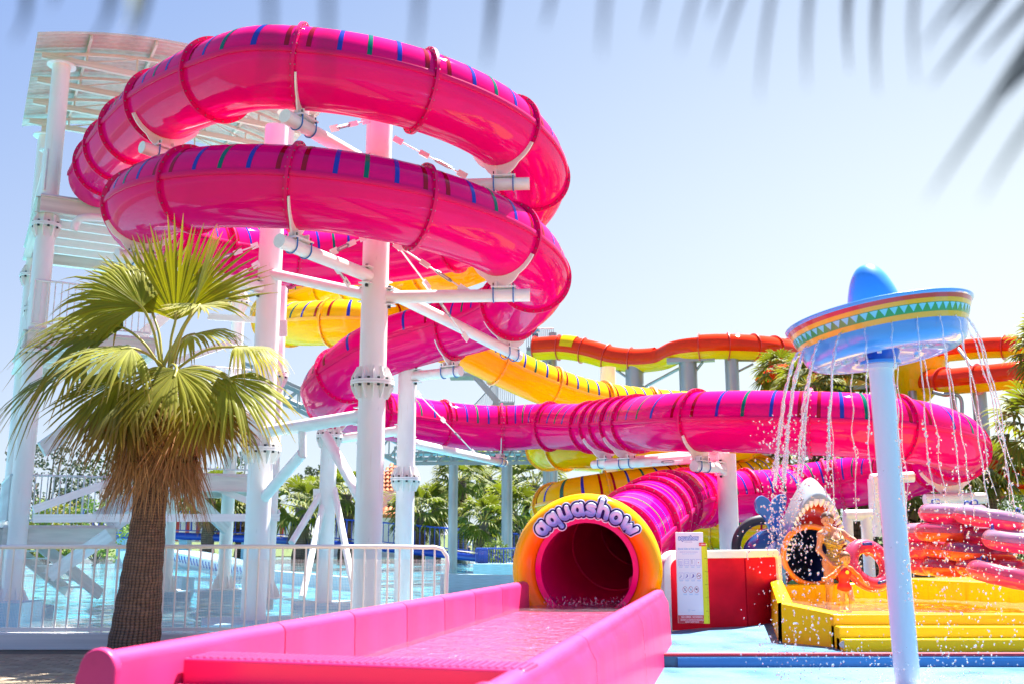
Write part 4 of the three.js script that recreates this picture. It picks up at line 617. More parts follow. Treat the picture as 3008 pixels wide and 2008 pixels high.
// grey steel walkway on lattice girders behind the pink coils
const walk = thing('truss_walkway', 'grey-green lattice steel walkway sloping down behind the pink coil', 'walkway');
{
  const girder = (a, b, h, n, dz) => { a = vec(a); b = vec(b); const u = V(0, h, 0), gs = part('girder', merge(bar(a, b, 0.12, 0.16), bar(a.clone().add(u), b.clone().add(u), 0.12, 0.16)), M.steelPaint, walk); for (let i = 0; i < n; i++) { const p = a.clone().lerp(b, i / n), q = a.clone().lerp(b, (i + 1) / n); part('lattice_bar', merge(bar(p, q.clone().add(u), 0.05, 0.07)), M.steelPaint, gs); part('lattice_bar', merge(bar(p, p.clone().add(u), 0.05, 0.07)), M.steelPaint, gs); } };
  girder([-11.032, 7.304, -40], [-5.793, 4.971, -39], 0.75, 9); girder([-11.596, 7.847, -42], [-5.911, 5.245, -41], 0.75, 9); girder([-6.138, 4.936, -39], [-4.589, 4.143, -40], 0.8, 4);
  girder([-4.766, 4.143, -40], [1.739, 4.595, -46], 0.62, 12); girder([-4.652, 4.538, -43], [1.816, 4.945, -48], 0.62, 12);
  part('walkway', bar([-11.324, 7.768, -41], [-5.769, 5.24, -40], 1.8, 0.08), M.steelPaint, walk); part('walkway', bar([-4.966, 4.656, -41.6], [1.78, 5.079, -47], 1.8, 0.08), M.steelPaint, walk);
  for (const [vx, z] of [[-2.729, -46], [-0.201, -48]]) part('leg', rod([vx, -0.6, z], [vx, 4.9, z], 0.22, 14), M.steel, walk);
}
// grey stair tower with landings
const stair = thing('stair_tower', 'grey steel stair tower with zigzag flights behind the yellow slide', 'stair tower');
{
  const pl = (a, b, z, d) => { const A = vec(a), B = vec(b); return part('landing', box(B.x - A.x, 0.16, d, [(A.x + B.x) / 2, A.y, -z - d / 2]), M.steel, stair); };
  const rl = (a, b, n, ht = 1.1) => { a = vec(a); b = vec(b); const r = part('railing', merge(rod(a.clone().add(V(0, ht, 0)), b.clone().add(V(0, ht, 0)), 0.03, 6), rod(a.clone().add(V(0, 0.1, 0)), b.clone().add(V(0, 0.1, 0)), 0.02, 6)), M.steel, stair); const g = new THREE.CylinderGeometry(0.014, 0.014, ht, 5); for (let i = 0; i <= n; i++) { const p = a.clone().lerp(b, i / n), m = part('baluster', g, M.steel, r); m.position.set(p.x, p.y + ht / 2, p.z); } };
  pl([0.712, 10.161, -47], [2.029, 10.161, -47], 47, 1.6); rl([0.712, 10.183, -47], [2.029, 10.183, -47], 14, 0.98); rl([0.735, 10.508, -48.5], [2.095, 10.508, -48.5], 14, 0.98); part('post', rod([1.999, -0.5, -47.3], [2.006, 11.003, -47.3], 0.20, 12), M.steel, stair); part('post', rod([1.682, -0.5, -48.2], [1.688, 10.341, -48.2], 0.18, 12), M.steel, stair); part('strut', rod([1.226, 10.025, -47.2], [1.904, 9.376, -47.2], 0.05, 8), M.steel, stair);
  pl([-3.12, 9.074, -48], [-1.609, 9.074, -48], 48, 1.4); rl([-3.12, 9.096, -48], [-1.825, 9.096, -48], 14); pl([-0.955, 7.618, -48], [0.118, 7.618, -48], 48, 1.4); rl([-0.784, 7.639, -48], [0.118, 7.639, -48], 9); rl([-1.823, 8.877, -48], [-0.698, 7.683, -48], 12); part('stringer', merge(bar([-1.824, 8.986, -48], [-0.698, 7.683, -48], 0.08, 0.3), bar([-1.87, 9.176, -49.2], [-0.715, 7.84, -49.2], 0.08, 0.3)), M.steel, stair); part('stringer', bar([-0.744, 7.644, -48.2], [-1.92, 6.349, -48.2], 0.08, 0.3), M.steel, stair); rl([-0.741, 7.683, -48], [-1.912, 6.392, -48], 12);
  for (const vx of [-2.896, -0.317]) part('post', rod([vx, -0.5, -48.6], [vx, 7.2, -48.6], 0.2, 12), M.steel, stair);
}

// ---------------------------------------------------------------- red and white wall, rules board
const wallRed = std(lin(0.80, 0.008, 0.035), { roughness: 0.6, specularIntensity: 0.2, map: rep(wearTex, 1, 1) });
const splashWall = thing('low_wall', 'low red wall with a rounded white border, behind the rules board', 'wall');
{
  const A = [2.22, 0, -15.0], B = [3.551, 0, -15.5], C = [4.271, 0, -16.3], h = 1.12, b = 0.085;
  const seg = (p, q, rl, rrr) => {
    const a = V(p[0], 0, p[2]), d = V(q[0] - p[0], 0, q[2] - p[2]), L = d.length(); d.normalize();
    const M4 = new THREE.Matrix4().makeBasis(d, UP, V().crossVectors(d, UP)).setPosition(a.x, 0, a.z);
    const path = (s, x0, x1, y0, y1, r0, r1) => { s.moveTo(x0, y0); s.lineTo(x1, y0); if (r1) { s.lineTo(x1, y1 - r1); s.absarc(x1 - r1, y1 - r1, r1, 0, Math.PI / 2, false); } else s.lineTo(x1, y1); if (r0) { s.lineTo(x0 + r0, y1); s.absarc(x0 + r0, y1 - r0, r0, Math.PI / 2, Math.PI, false); } else s.lineTo(x0, y1); s.lineTo(x0, y0); };
    const out = new THREE.Shape(), inn = new THREE.Shape(), b2 = b * 1.1, ti = h - b2; if (rl) { out.moveTo(0, -0.02); out.lineTo(0, h - rl); out.absarc(rl, h - rl, rl, Math.PI, Math.PI / 2, true); out.lineTo(L, h); out.lineTo(L, ti); out.lineTo(rl, ti); out.absarc(rl, h - rl, rl - b2, Math.PI / 2, Math.PI, false); out.lineTo(b2, -0.02); } else { out.moveTo(L, -0.02); out.lineTo(L, h - rrr); out.absarc(L - rrr, h - rrr, rrr, 0, Math.PI / 2, false); out.lineTo(0, h); out.lineTo(0, ti); out.lineTo(L - rrr, ti); out.absarc(L - rrr, h - rrr, rrr - b2, Math.PI / 2, 0, true); out.lineTo(L - b2, -0.02); }
    path(inn, 0.003, L - 0.003, -0.02, h - b * 0.5, rl * 0.7, rrr * 0.7);
    const fr = new THREE.ExtrudeGeometry(out, { depth: 0.20, bevelEnabled: true, bevelSize: 0.012, bevelThickness: 0.012, bevelSegments: 2, curveSegments: 16 }).translate(0, 0, -0.10); fr.applyMatrix4(M4); part('border', fr, M.white, splashWall);
    const pn2 = new THREE.ExtrudeGeometry(inn, { depth: 0.13, bevelEnabled: false, curveSegments: 16 }).translate(0, 0, -0.065); pn2.applyMatrix4(M4); part('panel', pn2, wallRed, splashWall);
  };
  seg(A, B, 0.26, 0); seg(B, C, 0, 0.16);
}
const board = thing('rules_board', 'tall white rules board with pictograms and a yellow height ruler, before the red wall', 'sign board');
{
  const tex = letterCanvas(512, 1260, (g, w, h) => {
    g.fillStyle = '#eef4fb'; g.fillRect(0, 0, w, h); const X = f => f * w, Y = f => f * h; g.textAlign = 'center';
    g.font = 'bold 78px sans-serif'; g.lineWidth = 16; g.lineJoin = 'round'; g.strokeStyle = '#5b62b8'; g.strokeText('aquashow', X(0.46), Y(0.085)); g.fillStyle = '#cfe2ff'; g.fillText('aquashow', X(0.46), Y(0.085));
    g.fillStyle = '#7d86b8'; g.font = '26px sans-serif'; g.fillText('PARK HOTEL', X(0.46), Y(0.115)); g.fillStyle = '#d6b98a'; g.font = '20px sans-serif'; g.fillText('\u2605 \u2605 \u2605 \u2605', X(0.46), Y(0.14));
    g.fillStyle = '#5aa9e6'; g.font = 'bold 36px sans-serif'; g.fillText('Shark Slide & Pink Slide', X(0.46), Y(0.195), X(0.80));
    g.fillStyle = '#8d98d2'; g.font = '20px sans-serif'; g.fillText('REGRAS DE UTILIZA\u00c7\u00c3O E SEGURAN\u00c7A', X(0.46), Y(0.225), X(0.66)); g.fillStyle = '#a6cdf0'; g.fillText('RULES FOR USE AND SAFETY', X(0.46), Y(0.245), X(0.56));
    g.lineWidth = 4;
    const sq = (x, y) => { g.strokeStyle = '#8f98dd'; g.strokeRect(X(x) - 42, Y(y) - 42, 84, 84); }, cap = (x, y) => { g.fillStyle = '#a9cbec'; g.fillRect(X(x) - 38, Y(y) + 58, 76, 5); g.fillRect(X(x) - 30, Y(y) + 68, 60, 5); }, no = (x, y) => { g.strokeStyle = '#b0283c'; g.lineWidth = 6; g.beginPath(); g.arc(X(x), Y(y), 40, 0, 7); g.stroke(); g.beginPath(); g.moveTo(X(x) - 28, Y(y) - 28); g.lineTo(X(x) + 28, Y(y) + 28); g.stroke(); g.lineWidth = 4; };
    const xs = [0.155, 0.37, 0.585, 0.80]; for (const x of xs) { sq(x, 0.335); cap(x, 0.335); cap(x, 0.485); } for (const x of xs.slice(0, 3)) sq(x, 0.485); no(0.80, 0.485);
    g.strokeStyle = '#8f98dd'; for (let i = -1; i < 3; i++) { g.beginPath(); g.moveTo(X(0.09), Y(0.33 + i * 0.012)); g.quadraticCurveTo(X(0.15), Y(0.345 + i * 0.012), X(0.20), Y(0.335 + i * 0.012)); g.stroke(); }
    g.strokeRect(X(0.31), Y(0.32), 60, 36); g.fillStyle = '#3d3f8c'; g.fillRect(X(0.555), Y(0.325), 9, 34); g.beginPath(); g.arc(X(0.564), Y(0.317), 8, 0, 7); g.fill(); g.fillStyle = '#c0304a'; g.beginPath(); g.arc(X(0.80), Y(0.337), 8, 0, 7); g.fill();
    g.strokeStyle = '#5f62b4'; g.lineWidth = 8; xs.slice(0, 3).forEach((x, k) => { for (let i = 0; i <= k; i++) { g.beginPath(); g.moveTo(X(x) - 6 + i * 9, Y(0.467)); g.lineTo(X(x) + 2 + i * 9, Y(0.49)); g.lineTo(X(x) - 26 + i * 9, Y(0.503)); g.stroke(); } }); g.strokeStyle = '#33305e'; g.beginPath(); g.moveTo(X(0.74), Y(0.49)); g.lineTo(X(0.86), Y(0.478)); g.stroke();
    for (const x of [0.28, 0.49, 0.70]) { no(x, 0.635); cap(x, 0.635); } g.fillStyle = '#3b3a72'; g.fillRect(X(0.265), Y(0.62), 14, 36); g.fillStyle = '#7fb6c9'; g.fillRect(X(0.475), Y(0.625), 20, 24); g.fillStyle = '#4a2550'; g.beginPath(); g.arc(X(0.685), Y(0.63), 12, 0, 7); g.arc(X(0.715), Y(0.63), 12, 0, 7); g.fill();
    g.fillStyle = '#b9cfe6'; g.fillRect(X(0.36), Y(0.855), 50, 6); g.fillRect(X(0.49), Y(0.86), 70, 6); g.fillRect(X(0.37), Y(0.868), 36, 5);
    g.fillStyle = '#d6142c'; g.fillRect(0, Y(0.915), w, Y(0.085) + 1); g.fillStyle = '#ffe9ec'; g.font = 'bold 38px sans-serif'; g.fillText('N\u00c3O CORRER / NO RUNNING', X(0.5), Y(0.945), X(0.78)); g.fillRect(X(0.08), Y(0.953), X(0.84), 3); g.font = 'bold 26px sans-serif'; g.fillText('RESPEITE AS NORMAS DE SEGURAN\u00c7A', X(0.5), Y(0.975), X(0.84)); g.fillText('RESPECT SAFETY RULES', X(0.5), Y(0.995), X(0.5));
  });
  const z = -14.85, p = [2.666, 1.4, -14.85], y0 = 0.10, y1 = p[1], x0 = 2.43, x1 = 2.835, cx = (x0 + x1) / 2, w = x1 - x0;
  part('face', new THREE.PlaneGeometry(w, y1 - y0).translate(cx, (y0 + y1) / 2, z + 0.0165), std(lin(1, 1, 1), { map: tex, roughness: 0.35, clearcoat: 0.4 }), board);
  part('backing', rbox(w + 0.004, y1 - y0 + 0.004, 0.03, [cx, (y0 + y1) / 2, z], 0.004), M.white, board);
  const rul = letterCanvas(64, 1024, (g, W, Hh) => { g.fillStyle = '#e8ef10'; g.fillRect(0, 0, W, Hh); g.fillStyle = '#2a2a10'; for (let i = 0; i < 60; i++) g.fillRect(i % 10 ? W * 0.7 : W * 0.45, 12 + i * 17, W, i % 10 ? 2 : 4); });
  part('height_ruler', rbox(0.085, 1.14, 0.028, [x1 + 0.012, 0.66, z + 0.006], 0.003), std(lin(0.80, 0.86, 0.008), { roughness: 0.4 }), board); part('ruler_face', new THREE.PlaneGeometry(0.083, 1.136).translate(x1 + 0.012, 0.66, z + 0.0225), std(lin(1, 1, 1), { map: rul, roughness: 0.4 }), board);
  const bt = letterCanvas(128, 64, (g, W, Hh) => { g.fillStyle = '#e0202e'; g.fillRect(0, 0, W, Hh); g.fillStyle = '#ffffff'; g.font = 'bold 40px sans-serif'; g.textAlign = 'center'; g.fillText('1.20m', W / 2, 46); }); part('height_badge', new THREE.PlaneGeometry(0.10, 0.05).translate(x1 - 0.015, 1.225, z + 0.024), std(lin(1, 1, 1), { map: bt, roughness: 0.4 }), board);
}
// ---------------------------------------------------------------- yellow landing basin
const amberTex = noiseTex(256, 256, (u, v) => { const n = fbm(u, v, 4, 101), s = Math.max(0, fbm(u, v * 0.3, 9, 103) - 0.25); return [0.97 - 0.06 * s, 0.76 + 0.04 * n - 0.22 * s, 0.01]; }, true);
const amber = std(lin(0.95, 0.92, 0.6), { map: amberTex, roughness: 0.5, specularIntensity: 0.2, clearcoat: 0.3, clearcoatRoughness: 0.12, bumpMap: waveTex, bumpScale: 0.004 });
const amberPlain = std(lin(0.86, 0.58, 0.003), { roughness: 0.5, specularIntensity: 0.2, clearcoat: 0.25, clearcoatRoughness: 0.15 });
const basin = thing('landing_basin', 'yellow fibreglass landing basin with three wide front steps', 'slide basin');
{
  const Fx = 3.959, Fz = -12.35, Bx = 4.364, Bz = -16.7, xr = 11.5;
  const tops = [0.40, 0.27, 0.14]; tops.forEach((y, i) => { part('step', rbox(xr - Fx, y + 0.04, i === 0 ? 0.26 : 0.30, [(Fx + xr) / 2 + 0.02, (y - 0.04) / 2, Fz - 0.34 + i * 0.17], 0.008), i ? amberPlain : amber, basin); });
  const wall = (a, b, ya, yb, t) => { const d = V(b[0] - a[0], 0, b[1] - a[1]), L = d.length(); d.normalize(); const n = V(d.z, 0, -d.x), prof = [[-t, 0], [-t * 0.85, 0.965], [-t * 0.7, 0.99], [0, 1], [t * 0.6, 0.99], [t * 0.75, 0.965], [t, 0]]; return toCreasedNormals(grid(12, 6, (u, v) => { const k = prof[Math.round(v * 6)], y = ya + (yb - ya) * u; return V(a[0] + d.x * L * u + n.x * k[0], k[1] * y, a[1] + d.z * L * u + n.z * k[0]); }, [L, 1]), 0.8); };
  part('side_wall', wall([Bx, Bz], [Fx - 0.36, Fz - 0.95], 0.68, 0.50, 0.12), amber, basin);
  part('corner', merge(wall([Fx - 0.36, Fz - 0.95], [Fx + 0.16, Fz - 0.33], 0.50, 0.405, 0.12)), amberPlain, basin);
  part('side_wall', wall([6.505, -16.8], [11.2, -13.2], 0.66, 0.56, 0.12), amber, basin);
  part('back_wall', wall([Bx, Bz], [6.505, -16.8], 0.55, 0.6, 0.12), amber, basin);
  part('floor', slab([[Bx, Bz], [Fx, Fz - 0.3], [xr, Fz - 0.3], [11.2, -13.2], [6.6, -16.8]], 0.02, 0.14), amberPlain, basin);
  part('water', grid(60, 60, (u, v) => { const x0 = Bx + 0.1 + (Fx - Bx) * v, x1 = 6.5 + 4.6 * v, x = x0 + (x1 - x0) * u, z = Bz + 0.15 + (Fz - Bz - 0.55) * v; return V(x, 0.335 + 0.022 * perlin.noise(x * 5, z * 5, 2.3) + 0.010 * perlin.noise(x * 14, z * 14, 6.1), z); }), std(lin(1.0, 1.0, 0.9), { roughness: 0.05, transmission: 0.95, thickness: 0, ior: 1.33, specularIntensity: 0.4 }), basin);
  const ov = new THREE.CylinderGeometry(0.10, 0.10, 0.01, 24).rotateX(Math.PI / 2).scale(1, 0.5, 1); part('badge', ov.translate(Fx + 0.06, 0.08, Fz + 0.135), M.steel, basin);
}
// raised shelf behind the basin that carries the tubes
const rack = solo('tube_rack', merge(slab([[6.637, -16.95], [11.4, -13.4], [14, -14.5], [13, -18], [6.7, -18]], 0, 0.60)), amberPlain, 'amber shelf under the stacked pink swim tubes', 'rack');
// ---------------------------------------------------------------- shark round the second slide mouth
const shark = thing('shark_portal', 'open-mouthed grey shark head with white teeth round a dark slide mouth', 'slide portal');
{
  const Z = 17.0, cen = vec([5.011, 1.023, -17]), px = Z / 2250 * 0.985, W = (vx, vy, z = 0) => V((vx - 1853) * px, (1272 - vy) * px, z);
  const at = g => g.translate(cen.x, cen.y, cen.z);
  const outer = new THREE.CatmullRomCurve3([[1784, 1345], [1783, 1300], [1790, 1255], [1806, 1205], [1826, 1160], [1848, 1122], [1866, 1101], [1880, 1095], [1894, 1101], [1910, 1124], [1923, 1160], [1932, 1205], [1938, 1255], [1940, 1300], [1938, 1345]].map(p => W(...p)), false, 'centripetal');
  const gum = new THREE.CatmullRomCurve3([[1792, 1345], [1793, 1300], [1799, 1258], [1810, 1220], [1826, 1186], [1846, 1162], [1868, 1150], [1888, 1152], [1906, 1168], [1919, 1195], [1928, 1228], [1932, 1262], [1932, 1300], [1930, 1345]].map(p => W(...p)), false, 'centripetal');
  const sk = std(lin(1, 1, 1), { vertexColors: true, roughness: 0.4, clearcoat: 0.6, clearcoatRoughness: 0.12 });
  const skin = grid(64, 14, (u, v) => { const a = outer.getPointAt(u), b = gum.getPointAt(u), p = a.clone().lerp(b, v); p.z = -0.28 + 0.55 * Math.sin(v * Math.PI * 0.58) ; return p; });
  const c = [], sp = skin.attributes.position; for (let i = 0; i < sp.count; i++) { const x = sp.getX(i), y = sp.getY(i), top = y > 0.55 + 0.12 * perlin.noise(x * 8, y * 8, 3) ? 1 : 0; c.push(...(top ? [0.36, 0.42, 0.42] : x < 0 ? [0.07, 0.26, 0.44] : [0.34, 0.40, 0.42])); }
  skin.setAttribute('color', new THREE.Float32BufferAttribute(c, 3)); { const m = new THREE.Mesh(at(skin), sk); m.name = 'head'; shark.add(m);
    for (const k of [0, 1, 2]) part('gill_line', at(tubeOf([W(1858 - k * 2, 1130 + k * 5, 0.10), W(1878, 1123 + k * 6, 0.17), W(1900, 1132 + k * 5, 0.12)], 0.006, 12, 5)), M.steel, m); for (const [x, y] of [[1842, 1148], [1915, 1146]]) part('nostril', at(tubeOf([W(x - 6, y + 3, 0.16), W(x, y, 0.19), W(x + 6, y + 2, 0.17)], 0.010, 8, 6)), M.boltDark, m); }
  const ringC = new THREE.TorusGeometry(0.475, 0.05, 12, 64); part('mouth_rim', at(ringC.translate(0, 0, 0.24)), M.orange, shark);
  const mouthM = std(lin(0.50, 0.02, 0.012), { roughness: 0.35, clearcoat: 0.6 });
  part('mouth', at(grid(64, 8, (u, v) => { const b = gum.getPointAt(u), a = Math.atan2(b.y, b.x), r = V(Math.cos(a) * 0.50, Math.sin(a) * 0.50, 0), p = b.clone().lerp(r, v); p.z = 0.235 - 0.16 * Math.sin(v * Math.PI) ; return p; })), mouthM, shark);
  for (let i = 0; i < 30; i++) { const u = 0.14 + 0.80 * i / 29, b = gum.getPointAt(u), d = V(-b.x, -b.y, 0).normalize(), big = 0.6 + 0.6 * Math.exp(-Math.pow((u - 0.55) / 0.18, 2)), L = 0.115 * big; const t = new THREE.ConeGeometry(0.042 * big, L, 8, 3).translate(0, L * 0.35, 0); const pp = t.attributes.position; for (let k = 0; k < pp.count; k++) { const f = Math.max(0, 1 - Math.pow(Math.max(0, (pp.getY(k) + L * 0.15) / L), 2.2)); const s0 = Math.hypot(pp.getX(k), pp.getZ(k)); if (s0 > 1e-4) { const s1 = 0.042 * big * Math.pow(f, 0.55) / s0; pp.setX(k, pp.getX(k) * s1); pp.setZ(k, pp.getZ(k) * s1); } } t.computeVertexNormals(); t.applyQuaternion(new THREE.Quaternion().setFromUnitVectors(UP, d)); t.translate(b.x, b.y, 0.245); part('tooth', at(t), M.white, shark); }
  part('tunnel', at(new THREE.CylinderGeometry(0.46, 0.46, 2.6, 40, 1, true).rotateX(Math.PI / 2).translate(0, 0, -1.08)), M.blueSteel, shark); part('tunnel_end', at(new THREE.CircleGeometry(0.46, 32).translate(0, 0, -2.36)), M.blueSteel, shark);  // deep blue walls and end: the shade inside the mouth put into their colour
  const fin = new THREE.Shape(); const F = [[1800, 1232], [1792, 1205], [1782, 1185], [1768, 1172], [1764, 1152], [1775, 1138], [1790, 1145], [1800, 1158], [1808, 1145], [1824, 1134], [1834, 1140], [1828, 1165], [1815, 1190], [1812, 1232]].map(p => W(...p)); fin.moveTo(F[0].x, F[0].y); fin.splineThru(F.slice(1).map(p => new THREE.Vector2(p.x, p.y))); part('tail_fin', at(new THREE.ExtrudeGeometry(fin, { depth: 0.1, bevelEnabled: true, bevelSize: 0.02, bevelThickness: 0.02, bevelSegments: 2 }).translate(0, 0, -0.75)), std(lin(0.03, 0.16, 0.45), { roughness: 0.35, clearcoat: 0.6 }), shark);
}
const whale = thing('dolphin_figure', 'dark blue and white fibreglass sea animal left of the shark head', 'figure');
{ const c = vec([4.497, 1.172, -17.8]); const bd = new THREE.SphereGeometry(0.42, 32, 20).scale(1, 0.72, 0.8).rotateZ(0.5).translate(c.x, c.y - 0.05, c.z); part('body', bd, std(lin(0.02, 0.07, 0.22), { roughness: 0.25, clearcoat: 0.9 }), whale); part('belly', new THREE.SphereGeometry(0.36, 28, 16).scale(1.1, 0.30, 0.8).rotateZ(0.55).translate(c.x + 0.05, c.y - 0.05, c.z + 0.12), std(lin(0.55, 0.68, 0.80), { roughness: 0.3, clearcoat: 0.8 }), whale); part('arch', new THREE.TorusGeometry(0.50, 0.085, 12, 40, 3.4).rotateZ(-0.1).translate(c.x + 0.02, c.y - 0.05, c.z - 0.15), std(lin(0.035, 0.035, 0.042), { roughness: 0.5 }), whale); part('eye', new THREE.SphereGeometry(0.035, 12, 8).translate(c.x + 0.2, c.y + 0.12, c.z + 0.27), M.white, whale); }
// ---------------------------------------------------------------- swim tubes
const tubeClear = [[0.60, 0.36, 0.52], [0.74, 0.10, 0.22], [0.42, 0.04, 0.14]].map(c => std(lin(...c), { roughness: 0.22, transmission: 0.5, thickness: 0, clearcoat: 1, clearcoatRoughness: 0.04 }));
const tubePink = [[0.80, 0.012, 0.14], [0.80, 0.045, 0.015], [0.66, 0.008, 0.09]].map(c => std(lin(...c), { roughness: 0.85, transmission: 0.25, thickness: 0, clearcoat: 1, clearcoatRoughness: 0.05 }));
const halfTorus = (R, r, up, n = 56) => grid(n, 14, (u, v) => { const a = u * TAU, b = (up ? 0 : Math.PI) + v * Math.PI, wob = 1 + 0.012 * Math.sin(a * 9); return V(Math.cos(a) * (R + r * Math.cos(b)), r * Math.sin(b) * wob, Math.sin(a) * (R + r * Math.cos(b))); });
const tubeGeo = [halfTorus(0.36, 0.135, true), halfTorus(0.36, 0.135, false), new THREE.TorusGeometry(0.4955, 0.006, 6, 56).rotateX(Math.PI / 2)];
const handleGeo = merge(tubeOf([[-0.07, 0, 0], [-0.07, 0.045, 0], [-0.05, 0.06, 0], [0.05, 0.06, 0], [0.07, 0.045, 0], [0.07, 0, 0]], 0.012, 24, 6), box(0.20, 0.012, 0.05, [0, 0.004, 0]));
function swimTube(label, at, tilt, turn, k, j = k) {
  const t = thing('swim_tube', label, 'swim tube', 'pink swim tubes by the basin');
  const up = part('upper_half', tubeGeo[0], tubeClear[k], t); part('lower_half', tubeGeo[1], tubePink[j], t); part('weld_seam', tubeGeo[2], tubePink[j], t);
  for (const a of [1.25, 4.6]) { const h = part('handle', handleGeo, M.blueSteel, t); h.position.set(Math.cos(a) * 0.36, 0.134, Math.sin(a) * 0.36); h.rotation.y = -a + Math.PI / 2; }
  t.position.set(...at); t.rotation.set(...tilt); t.rotateY(turn); return t;
}
for (const [at, tilt, turn, k, j, l] of [
  [[6.658, 1.684, -15], [0.05, 0, 0], 0.2, 0, 0, 'lilac-topped swim tube at the upper left of the stack'],
  [[6.914, 1.598, -14.4], [0.08, 0, -0.14], 0.5, 0, 0, 'large tilted swim tube on top of the stack at its right'],
  [[6.572, 1.407, -15.6], [0.03, 0, 0.04], 1.1, 0, 0, 'pale swim tube just right of the hat pole, second layer'],
  [[6.538, 1.406, -14.9], [0.04, 0, 0], 0.2, 1, 1, 'orange-red swim tube in the second layer, below the lilac-topped one'],
  [[7.002, 1.344, -14.5], [0.05, 0, -0.03], 0.8, 2, 2, 'dull crimson swim tube in the second layer, middle'],
  [[6.979, 1.277, -13.7], [0.10, 0, -0.05], 0.9, 0, 0, 'bright pink swim tube at the right edge of the picture'],
  [[6.576, 1.142, -15.5], [0.03, 0, 0], 0.6, 1, 0, 'pink swim tube in the third layer beside the hat pole'],
  [[6.69, 1.15, -15], [0.03, 0, 0], 1.4, 1, 1, 'pink swim tube second from left in the third layer'],
  [[6.707, 1.123, -14.4], [0.05, 0, -0.04], 0.3, 2, 1, 'plum-topped orange swim tube in the third layer'],
  [[6.623, 0.892, -15.5], [0.02, 0, 0], 0.1, 1, 0, 'leftmost swim tube of the bottom layer'],
  [[6.642, 0.896, -15], [0.02, 0, 0], 0.9, 2, 1, 'second swim tube from left in the bottom layer'],
  [[6.798, 0.911, -14.2], [0.05, 0, -0.02], 1.9, 2, 1, 'wide plum-topped swim tube in the bottom layer'],
  [[6.633, 0.821, -13.5], [0.08, 0, -0.2], 0.4, 1, 0, 'lowest swim tube, tilted down to the right'],
]) swimTube(l, at, tilt, turn, k, j);
{ const t = swimTube('upright pink swim tube held by the woman', [5.667, 0.884, -15.95], [1.25, 0, 0], 0.3, 1, 0); t.rotation.set(1.20, 0, -0.25); t.scale.setScalar(0.87); }

